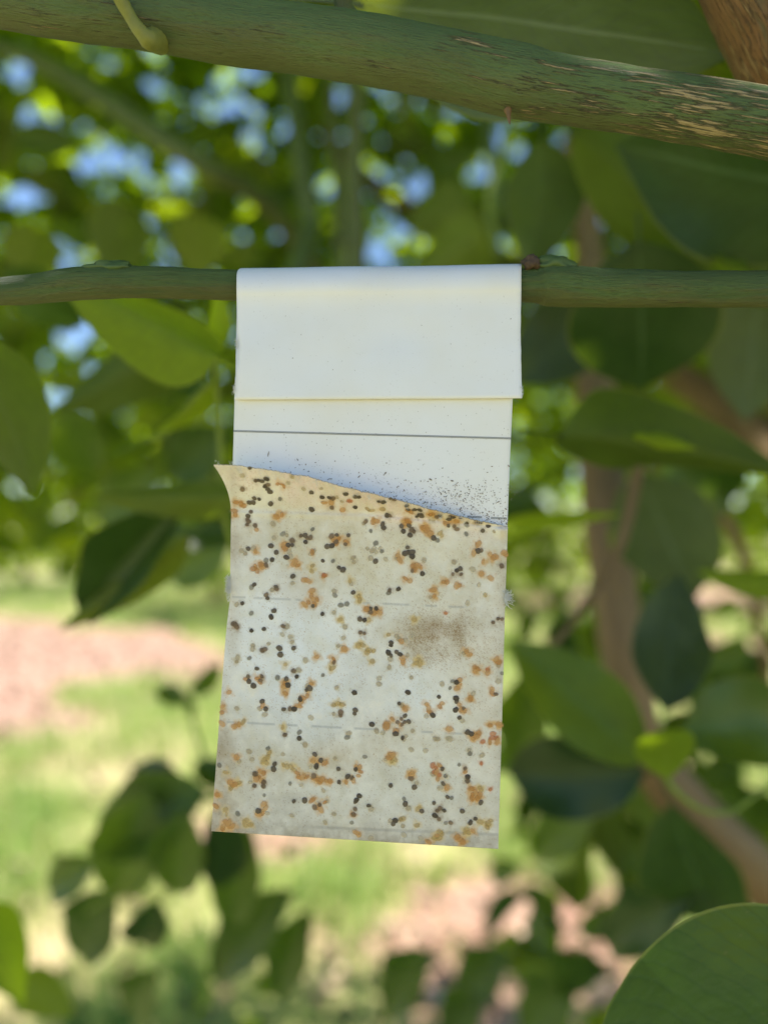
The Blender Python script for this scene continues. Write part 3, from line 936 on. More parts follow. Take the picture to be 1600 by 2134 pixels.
# printed hatch lines on the backing card
def hatch(x0, y0, x1, y1, D, name='printed_line', parent=card):
    n = int(abs(x1 - x0) / 3.2)
    V, F = [], []
    for i in range(n):
        px = x0 + (x1 - x0) * i / n; py = y0 + (y1 - y0) * i / n
        for s in (-1, 1):
            b = len(V)
            for ex, ey in ((-1.9, 2.0 * s), (-1.0, 2.0 * s), (1.9, -2.0 * s), (1.0, -2.0 * s)):
                V.append(tuple(P(px + ex, py + ey, D + (.00001 if s > 0 else 0))))
            F.append((b, b + 1, b + 2, b + 3))
    return mesh_obj(name, V, F, M['ink'], parent, False, origin=P(x0, y0, D))
M['ink'] = simple('print_ink', (0.10, 0.105, 0.10), .7, 2000, .3)
hatch(487, 898, 1066, 913.5, .15000)['label'] = 'thin dark hatched line printed across the card'
hatch(1024, 1079.5, 1057, 1080.5, .14998)
hatch(975, 1076.5, 1006, 1078, .14998)

# ---- spotted tissue sheet -------------------------------------------------
CREASE = [(440, 1060), (480, 1064), (640, 1068), (760, 1072), (900, 1085), (1000, 1094), (1060, 1099)]
TOP = [(445, 968, .1430), (484, 968.5, .1433), (560, 980, .1438), (640, 994, .1442), (700, 1010, .1446), (760, 1026, .1451), (830, 1043, .1457), (900, 1062, .1466), (960, 1077, .1475), (1000, 1087, .1483), (1030, 1092, .1490), (1058, 1098, .1495)]
NC, NB, NU = 410, 470, 90
s = np.linspace(0, 1, NC)
tp = np.array(TOP)
topx = 445 + (1058 - 445) * s
topy = np.interp(topx, tp[:, 0], tp[:, 1]); topd = np.interp(topx, tp[:, 0], tp[:, 2])
rag = np.array([1.6 * mnoise.noise(Vector((v * .6, 9.3, 0))) + 2.0 * mnoise.noise(Vector((v * .06, 1.3, 0))) + 1.0 * mnoise.noise(Vector((v * .23, 4.3, 0))) for v in topx])
topy = topy + rag
LE2 = [(1040, 481), (1064, 482), (1100, 481), (1250, 479), (1300, 473), (1330, 470), (1500, 457), (1733, 440)]
crx = 481 + (1057 - 481) * s
cry = np.interp(crx, [c_[0] for c_ in CREASE], [c_[1] for c_ in CREASE])
PXg = np.zeros((NU + NB, NC)); PYg = np.zeros_like(PXg); Dg = np.zeros_like(PXg)
DS = .14955
for i in range(NU):                       # peeled part, from the free edge down to the crease
    v = i / NU                            # 0 at the free edge
    e = v ** 0.8
    PXg[i] = topx + (crx - topx) * (1 - (1 - v) ** 1.9)
    PYg[i] = topy + (cry - topy) * v
    Dg[i] = DS + (topd - DS) * (1 - v) ** 1.25
for i in range(NB):
    v = i / (NB - 1)
    yl = 1064 + (1733 - 1064) * v; yr = 1099 + (1770 - 1099) * v
    yv = cry + ((1733 + 37 * s) - cry) * v
    xl = np.interp(yl, [a[0] for a in LE2], [a[1] for a in LE2]); xr = np.interp(yr, [a[0] for a in RE], [a[1] for a in RE])
    PXg[NU + i] = xl + (xr - xl) * s
    PYg[NU + i] = yv
    Dg[NU + i] = DS
# soft waviness of the damp paper
for i in range(0, NU + NB):
    pass
wav = np.array([[mnoise.noise(Vector((a * .012, b * .012, 2.2))) for a in np.linspace(440, 1058, 42)] for b in np.linspace(968, 1770, 56)])
from_y = np.clip((PYg - 968) / (1770 - 968) * 55, 0, 54.999); from_x = np.clip((PXg - 440) / (1058 - 440) * 41, 0, 40.999)
iy, ix = from_y.astype(int), from_x.astype(int); fy, fx = from_y - iy, from_x - ix
wv = wav[iy, ix] * (1 - fy) * (1 - fx) + wav[iy + 1, ix] * fy * (1 - fx) + wav[iy, ix + 1] * (1 - fy) * fx + wav[iy + 1, ix + 1] * fy * fx
Dg += wv * .00012
# a little ridge at the crease, and the left edge rolled forward
Dg -= .00025 * np.exp(-((PYg - np.interp(PXg, [c_[0] for c_ in CREASE], [c_[1] for c_ in CREASE]) - 4) / 7.0) ** 2)
Dg -= .0005 * np.exp(-np.clip(PXg - np.interp(PYg, [a[0] for a in LE2], [a[1] for a in LE2]), 0, 999) / 14.0) * np.clip((1300 - PYg) / 200, 0, 1)
Dg -= .0009 * np.exp(-((PXg - 1046) / 16.0) ** 2 - ((PYg - 1106) / 12.0) ** 2)
SG = np.stack([(PXg - 800) / 800 * TANH * Dg, Dg, H - (PYg - 1067) / 800 * TANH * Dg], 2)

# spots, transcribed in six enlarged fields of the photograph: (origin), dark, orange
FIELDS = {
 (430, 1460): ("545,10d 585,88d 757,86d 820,85b 858,82d 1318,115b 1316,140b 1460,92d 1455,130d 770,340b 912,313g 907,372d 603,475g 672,622d 660,670d 478,720b 470,835b 560,800b 560,840b 1065,533d 1125,588d 1078,650d 1055,740b 1293,670d 1305,803d 1385,745d 1425,765b 1468,678d 568,932g 860,988d 960,980d 510,1085d 1500,940d 1470,975d 1465,1000d 1460,1065b 1445,1115b 825,815g 310,1115g 1380,362g 130,635g 1065,1045b 1110,1025b 1422,1200g",
   "160,60o 155,120o 150,225o 285,245o 270,260o 320,235o 362,210y 748,265y 550,50o 575,140t 520,80t 925,25o 900,50o 870,70o 1250,40y 1290,30y 1330,40y 1250,130t 300,80t 1025,165t 300,560o 320,600t 415,505t 445,580t 565,590y 585,610y 600,560y 615,520y 750,525t 970,440t 1395,320t 760,635y 790,650y 830,650y 860,680y 890,710o 910,755o 945,745o 980,750o 1050,590o 1100,600o 1160,610o 1020,650t 1260,570t 530,700o 560,715o 520,750o 490,770o 540,790o 430,800t 1060,770o 1090,780o 1130,770o 1110,800o 1180,790o 1210,790o 1470,650o 1500,660o 1510,700o 1490,740o 1440,780o 1370,800o 195,710y 230,800o 260,830o 290,820o 240,860y 320,805y 110,925o 90,1035o 185,1070y 195,1120y 190,1190o 170,1230o 220,1240o 260,1230o 160,1260o 220,1200o 395,1180y 430,1220y 380,1210y 560,1020o 580,1060o 550,1110o 510,1120o 600,1110t 1040,980o 1090,1050o 1120,1070o 1160,1000o 1180,990t 1435,1120o 1470,1300o 1495,1310o 1150,880t 1250,1115t 1165,1200t 840,1130t 930,830t"),
 (740, 1460): ("432,30d 490,150d 415,215b 455,185b 485,215b 525,208d 165,235d 395,330d 462,365d 455,240b 757,143d 992,12d 985,92d 1060,80b 1020,172d 1105,310d 1140,325d 1090,315b 345,835d 550,770b 580,853d 855,670d 860,815d 885,740g 1105,748d 1075,670b 1100,790b 1230,1000d 478,965g 490,1015d 135,1035d 905,950d 945,955g 770,1005d 655,1085d 830,1055b 800,1085b 870,1083d 780,1130d 820,1165b 1048,1083d 1180,1160d 1130,1197d 890,1205g 935,1200b 370,1210d 395,1180d 95,550g 1015,630g 1125,520g",
   "460,50t 490,80o 700,40o 720,80o 730,115o 700,150t 850,30o 830,60o 1020,40o 1035,90o 1075,100o 1045,195t 310,245O 365,180o 440,235o 400,300o 565,300t 500,350t 480,380t 270,320t 210,300t 920,280o 780,375t 810,375t 905,370t 930,380t 1170,340o 1210,320o 1190,360o 1150,360o 1325,245o 1410,240o 1350,330r 1340,370r 1380,370r 1320,405o 1395,400o 1250,405r 340,520o 370,540o 330,560o 390,580y 300,580t 360,600y 760,640r 790,660r 830,640o 800,700o 825,730r 780,700r 810,770o 760,720t 890,740t 540,730o 560,720o 600,810t 900,850o 835,860t 1075,700o 1090,770t 1140,870o 1150,920o 1190,930o 1140,965o 1220,930o 1230,870y 1200,960o 1180,900o 1235,615r 1325,875r 1245,540t 1120,490t 690,490t 550,480t 520,1055t 160,1070t 620,1065y 460,1160y 440,1170t 345,1180t 470,1230t 605,1225y 1090,1270y 1110,1300y 1155,1280o 1080,1300y 1225,1190y 1325,1180y 1290,1240y 1300,1210y 830,1290y 800,1330o 830,1350y 780,1350y 850,1310y 725,1390o 1000,1340o 1030,1370o 1050,1390o 640,1350t 480,1320t 150,1345t"),
 (430, 1200): ("470,85d 445,110g 680,108d 690,125b 590,187b 603,222d 848,5g 352,268d 660,340d 637,405d 440,372g 285,485b 270,470b 300,505b 440,535d 567,525d 750,497b 1140,375d 1045,300d 1318,285g 1375,275g 1260,193g 1437,160d 1505,422d 1552,435d 1508,558b 1545,568b 545,730b 575,718b 718,708d 728,775d 858,710d 420,810g 495,912d 408,990b 420,1035d 545,985b 535,1030b 465,1080d 697,1002g 853,935b 885,992d 782,1015d 803,1075d 1253,850b 1145,978g 985,1120d 1015,1105d 920,1210d 1450,1145d",
   "295,285t 790,500t 747,575t 828,600t 838,650t 460,690t 455,720t 615,665t 310,800t 295,840t 1313,430y 1253,360t 1360,500t 1345,610t 1085,795o 770,872y 970,830t 1240,905y 1215,908y 1350,720o 1295,690t 1490,685y 1530,680y 1575,750y 905,925t 385,1015o 500,1005o 525,1045o 770,1055o 760,1085o 775,1155o 225,1145o 1030,1055o 990,1080t 990,1175o 950,1195o 1000,50o 960,45o 1035,150o 1030,195o 1050,230o 1090,230o 1000,260o 960,280o 1060,275o 845,75t 1410,50y 1420,80t 1490,200y 1500,240y 1255,150t 640,140t 1155,5o 1243,815o 1280,1095t"),
 (740, 1200): ("340,140b 330,170g 425,130d 152,322d 205,322d 150,355b 350,655d 348,685d 328,755d 355,785d 405,745d 440,768d 1400,420b 1355,460b 1440,425b 950,1038g 990,1043d 930,1103g 517,1143d 820,1190d 985,1200d 1435,960g 1380,1160b",
   "490,25o 540,50o 110,330o 185,370o 235,360o 210,345o 135,430y 885,365r 870,60o 905,60o 990,95o 1020,95o 1215,90t 1275,185y 1325,20o 770,140o 770,200o 740,210t 1100,265t 580,430y 330,575y 400,590t 450,640o 490,635t 555,595t 425,620t 345,820t 465,810o 470,840o 510,780t 130,735y 180,735y 165,840y 620,820y 600,860y 640,860y 335,900t 235,1010t 230,1060t 550,1000t 850,1060t 1030,1020o 1020,1070o 1000,1110o 1155,1150t 1130,1205o 1170,900o 1205,915o 1180,935o 1300,920r 1295,955o 1385,820o 1410,845o 1410,880t 1350,1115o 1345,1150o 1405,1035t 1090,740o 1120,770o 1060,760t"),
 (430, 950): ("425,115d 515,235d 550,245d 480,240b 590,225d 605,280b 580,295d 605,325d 625,350d 470,415d 520,425d 420,455d 460,458d 632,465d 722,423g 1030,358d 1135,402d 1205,410d 1240,415b 1365,372d 1460,400d 1495,400d 1460,500d 1037,523d 1228,508b 350,325b 440,545b 410,585d 400,620b 400,675b 480,687b 415,640b 748,768g 632,883d 840,830b 800,878d 843,875d 685,947d 412,912d 787,995d 645,1020d 585,1025g 587,1070b 925,782b 965,775d 985,805b 1020,800b 970,845d 1040,720g 1225,790b 1282,778d 1270,840b 1390,778d 1185,887d 1230,882d 1360,870b 1140,1030d 1240,1030g 1300,1095d 1340,1118d 845,1180d",
   "270,540o 280,580o 290,455o 340,470o 370,490o 700,270o 740,275o 760,295o 800,265t 950,325t 1155,455o 1225,458o 1330,445t 1405,440r 1340,527o 1280,405t 1130,320t 690,597o 740,578o 490,725o 650,670t 345,930t 380,960t 485,930o 460,905t 760,870o 765,910o 790,780t 815,945t 825,990t 870,1040o 850,1065o 895,1075o 480,1080o 530,1070o 460,1110o 500,1130o 555,1085o 1040,945o 1030,960t 1060,930t 1300,810o 1250,825o 1370,840o 1280,860o 1040,1080y 1035,1130y 1155,1170r 1440,1000t 1445,1040t 360,190t 840,205t 665,805t"),
 (740, 950): ("100,645b 310,583d 340,585b 270,670d 282,710d 150,735g 230,445d 280,450d 345,415d 380,425b 505,487d 520,525d 580,525d 630,530d 635,570d 655,585d 610,590d 830,588d 800,597b 930,585b 960,600d 1030,610b 915,618d 455,690d 475,735d 525,685d 550,725b 580,740b 538,778d 765,808d 805,833g 910,680d 970,690b 1000,715b 1095,658d 1090,682g 1220,655d 1190,650b 1305,685d 1247,732d 1090,770g 205,860g 262,935g 200,1033d 515,900d 485,955d 525,950d 560,945d 555,985d 560,1130b 660,1155d 1030,1108d 1000,1122d 960,1162b 1035,1162b 1200,935d 1235,930b 1440,1080b",
   "175,640o 200,640o 85,660t 120,520y 160,535y 270,520y 500,640o 490,670o 520,640o 515,535o 545,545o 690,695o 675,710o 705,735o 735,765o 830,760y 850,780y 740,575o 760,570o 880,660o 900,650o 950,650o 990,640o 750,635t 1360,745t 1210,860o 1190,880o 1165,950o 1350,1000o 1370,990o 1320,960o 1460,950o 1475,970o 1255,1040o 965,1040t 675,1020t 300,1015t 190,900t 170,930t 240,910t 200,940t 150,1000t 420,980o 440,1020o 410,1000t 570,1080o 610,1080o 640,1095o 590,1110o 1150,1110t 1235,1160o 120,910t"),
}
SPOTS = []
for (ox, oy), (dk, org) in FIELDS.items():
    for tok in (dk + ' ' + org).split():
        kd = tok[-1]; a, b = tok[:-1].split(',')
        SPOTS.append((ox + float(a) / 4.706, oy + float(b) / 4.706, kd))

# paint of the tissue: stains, soaked halos, dashes seen through it, dirt, warm bounce light on the peel
base = np.empty(PXg.shape + (3,)); base[:] = (0.92, 0.885, 0.785)
st_ = np.array([[mnoise.noise(Vector((a * .018, b * .018, 3.7))) + .7 * mnoise.noise(Vector((a * .055, b * .055, 8.7))) + .5 * mnoise.noise(Vector((a * .16, b * .16, 5.7))) for a in np.linspace(440, 1058, 200)] for b in np.linspace(968, 1770, 260)])
STN = st_[np.clip((PYg - 968) / 802 * 259, 0, 259).astype(int), np.clip((PXg - 440) / 618 * 199, 0, 199).astype(int)]
def blob(x, y, rx, ry, colr, a, soft=1.0, ang=0.0):
    global base
    ca, sa = math.cos(ang), math.sin(ang)
    dx, dy = PXg - x, PYg - y
    d = np.sqrt(((dx * ca + dy * sa) / rx) ** 2 + ((-dx * sa + dy * ca) / ry) ** 2)
    m = np.clip((1 + soft * .5 - d) / soft, 0, 1)
    m = np.clip(a * m * (1 + 1.1 * STN * (1 - .5 * m)), 0, 1)
    base = base * (1 - m[..., None]) + np.array(colr) * m[..., None]
blob(700, 1360, 210, 170, (.90, .90, .88), .6, 1.6)
blob(590, 1340, 130, 150, (.88, .90, .90), .75, 1.6)
blob(620, 1480, 140, 60, (.80, .83, .85), .6, 1.6)
blob(860, 1435, 70, 60, (.88, .90, .90), .7, 1.5)
blob(1010, 1290, 40, 30, (.86, .87, .87), .6, 1.5)
blob(780, 1400, 60, 90, (.66, .63, .55), .3, 1.5)
blob(840, 1270, 60, 30, (.82, .84, .83), .5, 1.5)
blob(760, 1660, 330, 130, (.66, .66, .60), .45, 1.3)
blob(560, 1150, 60, 60, (.82, .83, .81), .6, 1.5)
blob(900, 1150, 220, 120, (.74, .65, .42), .50, 1.6)
blob(600, 1120, 150, 70, (.78, .69, .50), .40, 1.6)
blob(620, 1090, 160, 50, (.68, .62, .47), .30, 1.6)
blob(760, 1015, 340, 56, (.89, .75, .70), .8, 1.0, .2)  # tint of the peeled strip: warm ground bounce put into its colour
blob(930, 1325, 90, 55, (.56, .44, .27), .22, 1.5)
blob(905, 1310, 26, 20, (.34, .20, .12), .5, 1.2)
blob(955, 1318, 18, 26, (.30, .20, .12), .45, 1.2)
blob(860, 1335, 60, 40, (.52, .42, .26), .4, 1.4)
blob(905, 1345, 50, 30, (.42, .30, .17), .2, 1.6)
blob(960, 1300, 110, 110, (.66, .60, .46), .30, 1.6)
blob(1010, 1480, 70, 260, (.68, .60, .46), .40, 1.4)
blob(500, 1620, 80, 140, (.66, .60, .48), .40, 1.4)
blob(800, 1740, 330, 60, (.58, .52, .42), .40, 1.4)
blob(640, 1225, 50, 40, (.55, .43, .30), .25, 1.4)
blob(700, 1190, 70, 40, (.66, .58, .36), .30, 1.5)
blob(700, 1580, 40, 25, (.55, .40, .20), .35, 1.5)
blob(590, 1690, 60, 45, (.56, .53, .46), .5, 1.6)
blob(900, 1640, 60, 30, (.62, .58, .46), .3, 1.6)
blob(560, 1560, 100, 60, (.62, .60, .52), .3, 1.6)
blob(780, 1772, 420, 40, (.36, .31, .23), .62, 1.0, .06)
blob(462, 1600, 26, 190, (.46, .38, .26), .6, 1.4, -.1)
blob(484, 1200, 16, 160, (.56, .48, .36), .5, 1.4)
blob(450, 1725, 60, 40, (.44, .36, .26), .5, 1.4)
blob(1050, 1150, 18, 90, (.56, .48, .34), .5, 1.4)
blob(660, 1120, 90, 40, (.70, .62, .42), .45, 1.4)
blob(820, 1540, 90, 40, (.62, .52, .34), .4, 1.4)
blob(650, 1600, 140, 40, (.64, .56, .40), .4, 1.4)
blob(1050, 1500, 14, 300, (.52, .48, .38), .4, 1.4, .03)
# clouded fibre texture
cl = np.array([[mnoise.noise(Vector((a * .022, b * .022, 7.7))) + .6 * mnoise.noise(Vector((a * .07, b * .07, 1.7))) for a in np.linspace(440, 1058, 130)] for b in np.linspace(968, 1770, 170)])
fy2 = np.clip((PYg - 968) / 802 * 169, 0, 168.99); fx2 = np.clip((PXg - 440) / 618 * 129, 0, 128.99)
cloud = cl[fy2.astype(int), fx2.astype(int)]
base *= (1 + .07 * cloud)[..., None] * (1 + np.clip(cloud, -1, 0)[..., None] * np.array((0, .02, .09)))
grain = rng.normal(size=PXg.shape)
base *= (1 + .022 * grain)[..., None]
# fine dark dust, thicker in the brown patch
dust = rng.random(PXg.shape)
dd = .016 + .24 * np.exp(-((PXg - 915) / 75) ** 2 - ((PYg - 1340) / 45) ** 2) + .03 * np.exp(-((PXg - 950) / 110) ** 2 - ((PYg - 1310) / 90) ** 2) + .012 * np.clip(cloud, 0, 1)
base[dust < dd * np.clip(.9 + 2.2 * STN, .05, 4)] *= np.array((.68, .56, .43))
# dashes printed underneath
for x0, x1 in ((482, 514), (527, 549), (557, 608), (614, 630), (753, 773), (796, 855), (884, 912), (932, 969)):
    yc = 1244 + (PXg - 482) * .045
    m = .36 * np.clip(1.6 - np.abs(PYg - yc) / 2.0, 0, 1) * np.clip((PXg - x0) / 4, 0, 1) * np.clip((x1 - PXg) / 4, 0, 1)
    base = base * (1 - m[..., None]) + np.array((.27, .28, .29)) * m[..., None]
for x0, x1 in ((470, 500), (513, 575), (594, 622), (647, 714), (735, 790), (876, 904), (925, 965)):
    yc = 1507 + (PXg - 513) * .050
    m = .42 * np.clip(1.6 - np.abs(PYg - yc) / 2.0, 0, 1) * np.clip((PXg - x0) / 4, 0, 1) * np.clip((x1 - PXg) / 4, 0, 1)
    base = base * (1 - m[..., None]) + np.array((.28, .30, .32)) * m[..., None]
yc = 1724 + (PXg - 640) * .040
m = .35 * np.clip(1.5 - np.abs(PYg - yc) / 3.0, 0, 1) * np.clip((PXg - 620) / 60, 0, 1)
base = base * (1 - m[..., None]) + np.array((.25, .24, .22)) * m[..., None]
# soaked halo round every spot
HALO = {'d': ((.42, .37, .28), .40, 7.5), 'b': ((.44, .33, .21), .45, 10.0), 'g': ((.52, .50, .42), .35, 7.0), 'o': ((.70, .44, .18), .60, 12.0), 'O': ((.55, .36, .18), .6, 11.0), 'y': ((.72, .55, .25), .55, 11.5), 't': ((.62, .53, .36), .45, 9.0), 'r': ((.66, .33, .17), .55, 7.5)}
def local_blob(x, y, r, colr, a):
    global base
    # only touch nearby rows for speed
    rowsel = np.where((PYg.min(1) < y + 20) & (PYg.max(1) > y - 20))[0]
    if len(rowsel) == 0: return
    a0, a1 = rowsel[0], rowsel[-1] + 1
    dx, dy = PXg[a0:a1] - x, PYg[a0:a1] - y
    th = np.arctan2(dy, dx)
    wob = 1 + .18 * np.sin(th * 3 + x) + .12 * np.sin(th * 5 + y)
    d = np.hypot(dx, dy) / (r * wob)
    m = np.clip(a * np.clip((1.15 - d) / .6, 0, 1) * np.clip(.85 + 1.3 * STN[a0:a1], .15, 1.6), 0, .9)
    base[a0:a1] = base[a0:a1] * (1 - m[..., None]) + np.array(colr) * m[..., None]
for x, y, kd in SPOTS:
    c_, a_, r_h = HALO[kd]
    if y < 1072: a_ *= .6
    local_blob(x, y, r_h, c_, a_)

k = NT('tissue_sheet')
ca = k.n('Attribute', attribute_name='stain').outputs['Color']
tc = k.n('TexCoord').outputs['Object']
f1 = k.noise(tc, 2300.0, 3.0); f2 = k.noise(tc, 700.0, 4.0)
cc = k.mix(k.ramp(f1, [(0.62, 0), (0.78, 0.35)]), ca, (0.36, 0.32, 0.25))
cc = k.mix(k.ramp(f2, [(0.3, 0.16), (0.5, 0)]), cc, (0.85, 0.86, 0.84))
ps = k.pbsdf(cc, 0.62, k.bump(k.math('ADD', f1, f2), 0.16, 0.0003), 0.3)
tr = k.n('BsdfTranslucent'); k.l(cc, tr.inputs[0])
mx = k.n('MixShader'); mx.inputs[0].default_value = .16
k.l(ps.outputs[0], mx.inputs[1]); k.l(tr.outputs[0], mx.inputs[2]); k.l(mx.outputs[0], k.out.inputs[0])
M['tissue'] = k.m
M['tissue_edge'] = simple('tissue_edge', (0.26, 0.20, 0.12), .8, 900, .3)
sheet, SV, SN, off = sheet_solid('spotted_sheet', SG, .00012, M['tissue'], M['tissue_edge'], card)
set_color(sheet.data, 'stain', np.concatenate([base.reshape(-1, 3)] * 2))
sheet['label'] = 'cream tissue sheet with dark and orange spots, peeling at the top'
bpy.context.view_layer.update()

# egg domes on the sheet
def dome(name, mat, seed, flat=.34, hollow=0.0):
    V, F = [], []
    S, R = 10, 3
    for i in range(R):
        a = (i / R) * math.pi / 2
        rr = math.cos(a)
        for j in range(S):
            th = 2 * math.pi * j / S
            wob = 1 + .13 * math.sin(2 * th + seed) + .10 * math.sin(3 * th + 2 * seed) + .05 * math.sin(5 * th + seed)
            V.append((rr * wob * math.cos(th), rr * wob * math.sin(th), flat * math.sin(a)))
    V.append((0.05, 0, flat * (1 - hollow)))
    for i in range(R - 1):
        for j in range(S):
            F.append((i * S + j, i * S + (j + 1) % S, (i + 1) * S + (j + 1) % S, (i + 1) * S + j))
    for j in range(S):
        F.append(((R - 1) * S + j, (R - 1) * S + (j + 1) % S, R * S))
    me = bpy.data.meshes.new(name)
    me.from_pydata(V, [], F)
    me.polygons.foreach_set('use_smooth', np.ones(len(me.polygons), dtype=bool))
    me.materials.append(mat); me.update()
    return me

def mat_egg(name, c1, c2, rough=.55, alpha=0.0, soft=.62):
    k = NT(name)
    tc = k.n('TexCoord').outputs['Object']
    nz = k.noise(tc, 2.2, 4.0)
    rnd = k.n('ObjectInfo').outputs['Random']
    c = k.mix(k.math('MULTIPLY_ADD', nz, .6, k.math('MULTIPLY_ADD', rnd, .9, -.25), clamp=True), c1, c2)
    ps = k.pbsdf(c, rough, None, .3)
    sh = ps.outputs[0]
    if alpha:
        # soaked into the tissue: the rim fades into the paper
        sp = k.n('SeparateXYZ'); k.l(tc, sp.inputs[0])
        rad_ = k.math('SQRT', k.math('ADD', k.math('MULTIPLY', sp.outputs[0], sp.outputs[0]), k.math('MULTIPLY', sp.outputs[1], sp.outputs[1])))
        rim = k.ramp(k.math('ADD', rad_, k.math('MULTIPLY_ADD', k.noise(tc, 1.7, 3.0), .5, -.25)), [(soft, 0.0), (1.0, 1.0)])
        tp_ = k.n('BsdfTransparent'); mx = k.n('MixShader')
        k.l(k.math('ADD', k.math('MULTIPLY', rim, 1 - alpha), alpha), mx.inputs[0])
        k.l(sh, mx.inputs[1]); k.l(tp_.outputs[0], mx.inputs[2]); sh = mx.outputs[0]
    k.l(sh, k.out.inputs[0])
    return k.m
EM = {'d': mat_egg('egg_dark', (.075, .058, .040), (.165, .130, .090), alpha=.06, soft=.78),
      'b': mat_egg('egg_brown', (.14, .092, .052), (.26, .18, .11), alpha=.25),
      'g': mat_egg('egg_grey', (.20, .185, .145), (.36, .33, .26), alpha=.3),
      'o': mat_egg('egg_orange', (.54, .25, .06), (.70, .42, .17), alpha=.45),
      'y': mat_egg('egg_amber', (.46, .31, .09), (.62, .46, .20), alpha=.52),
      't': mat_egg('egg_tan', (.46, .37, .22), (.62, .54, .38), alpha=.5),
      'r': mat_egg('egg_red', (.52, .17, .06), (.62, .26, .11), alpha=.42)}
EM['O'] = EM['o']
ENAME = {'d': 'dark_egg', 'b': 'dark_egg', 'g': 'grey_egg', 'o': 'orange_egg', 'O': 'orange_egg', 'y': 'amber_egg', 't': 'tan_egg', 'r': 'red_egg'}
DM = {kd: [dome(ENAME[kd], EM[kd], sd, fl, ho) for sd, fl, ho in ((1, .34, 0), (2.2, .28, .1), (3.9, .30, .3), (5.1, .36, .15), (7.7, .26, .4))] for kd in EM}
r = np.random.default_rng(4)
fx_, fy_ = PXg.ravel(), PYg.ravel()
SNf = SN.reshape(-1, 3); SPf = SG.reshape(-1, 3)
step = 1
order_d = {'t': 0, 'y': 1, 'o': 2, 'O': 2, 'r': 2, 'g': 3, 'b': 4, 'd': 5}
rowmin, rowmax = PYg.min(1), PYg.max(1)
for x, y, kd in sorted(SPOTS, key=lambda q_: order_d[q_[2]]):
    rs = np.where((rowmin <= y + 3) & (rowmax >= y - 3))[0]
    if len(rs) == 0: continue
    sub = slice(rs[0] * NC, (rs[-1] + 1) * NC)
    dd_ = (fx_[sub] - x) ** 2 + (fy_[sub] - y) ** 2
    i = int(np.argmin(dd_)) + rs[0] * NC
    if dd_.min() > 60: continue
    nrm = Vector(SNf[i]); pos = Vector(SPf[i]) + nrm * (.00001 + .000012 * order_d[kd])
    rad = {'d': 6.0, 'b': 6.2, 'g': 6.0, 'o': 7.6, 'O': 10.5, 'y': 7.2, 't': 6.4, 'r': 6.8}[kd] * TANH * DC / 800 * r.uniform(.76, 1.20)
    x_, y__, z_ = frame(Vector((1, 0, 0)), nrm, 0)
    z_ = nrm.normalized(); x_ = (Vector((1, 0, 0)) - z_ * z_.x).normalized(); y__ = z_.cross(x_)
    a = r.uniform(0, 6.28); sq = r.uniform(.86, 1.16)
    if kd in 'oy': sq = r.uniform(.75, 1.35)
    xa = x_ * math.cos(a) + y__ * math.sin(a); ya = -x_ * math.sin(a) + y__ * math.cos(a)
    o = bpy.data.objects.new(ENAME[kd], DM[kd][int(r.integers(5))])
    col.objects.link(o); o.parent = sheet
    o.matrix_parent_inverse = sheet.matrix_world.inverted()
    hgt = rad * {'d': .7, 'b': .55, 'g': .4, 'o': .35, 'O': .3, 'y': .3, 't': .3, 'r': .35}[kd]
    o.matrix_basis = Matrix(((xa.x * rad * sq, ya.x * rad / sq, z_.x * hgt, pos.x), (xa.y * rad * sq, ya.y * rad / sq, z_.y * hgt, pos.y), (xa.z * rad * sq, ya.z * rad / sq, z_.z * hgt, pos.z), (0, 0, 0, 1)))

# torn paper fibres at the perforations
M['fibre'] = simple('paper_fibre', (.82, .82, .78), .8, 900, .1, transl=.3)
def tuft(cx, cy, D, dirx, diry, n, ln, seed, w=.00006, spread=.9):
    r = random.Random(seed)
    V, F = [], []
    for i in range(n):
        a = math.atan2(diry, dirx) + r.uniform(-spread, spread)
        x0 = cx + r.uniform(-5, 5) * abs(diry) + r.uniform(-2, 2); y0 = cy + r.uniform(-9, 9)
        L = ln * r.uniform(.35, 1.1); cv_ = r.uniform(-1.2, 1.2)
        dz = r.uniform(-.0004, .0003)
        prev = None
        for s_ in range(5):
            t = s_ / 4
            aa = a + cv_ * t
            px = x0 + L * t * math.cos(aa); py = y0 + L * t * math.sin(aa)
            ww = w * (1 - .6 * t)
            p = P(px, py, D + dz * t)
            nrm = Vector((-math.sin(aa), 0, -math.cos(aa)))
            b = len(V)
            V += [tuple(p + nrm * ww), tuple(p - nrm * ww), tuple(p + Vector((0, -ww, 0)))]
            if s_:
                for u_, v_ in ((0, 1), (1, 2), (2, 0)):
                    F.append((b - 3 + u_, b - 3 + v_, b + v_, b + u_))
    o = mesh_obj('torn_fibres', V, F, M['fibre'], card, True, origin=P(cx, cy, D))
    o['kind'] = 'stuff'
    return o
tuft(1053, 1247, .1492, 1, -.1, 70, 20, 1, .00009, 1.5)['label'] = 'white tuft of torn paper fibre on the right edge'
tuft(480, 1226, .1490, -1, 0, 110, 12, 2, .00007, .8)
tuft(479, 1212, .1490, -1, -.1, 60, 11, 12, .00007, .8)
tuft(478, 1242, .1492, -1, .2, 25, 7, 13, .00007, .8)
tuft(491, 808, .1492, -1, .1, 30, 9, 3, .00006, .9)
tuft(495, 718, .1500, -1, -.1, 24, 7, 4, .00006, .7)
tuft(1085, 815, .1490, 1, 0, 34, 6, 5, .00007, .9)
tuft(482, 970, .1433, -.2, -1, 22, 6, 6, .00004, .5)
tuft(454, 969, .1431, -.2, -1, 12, 5, 7, .00004, .5)

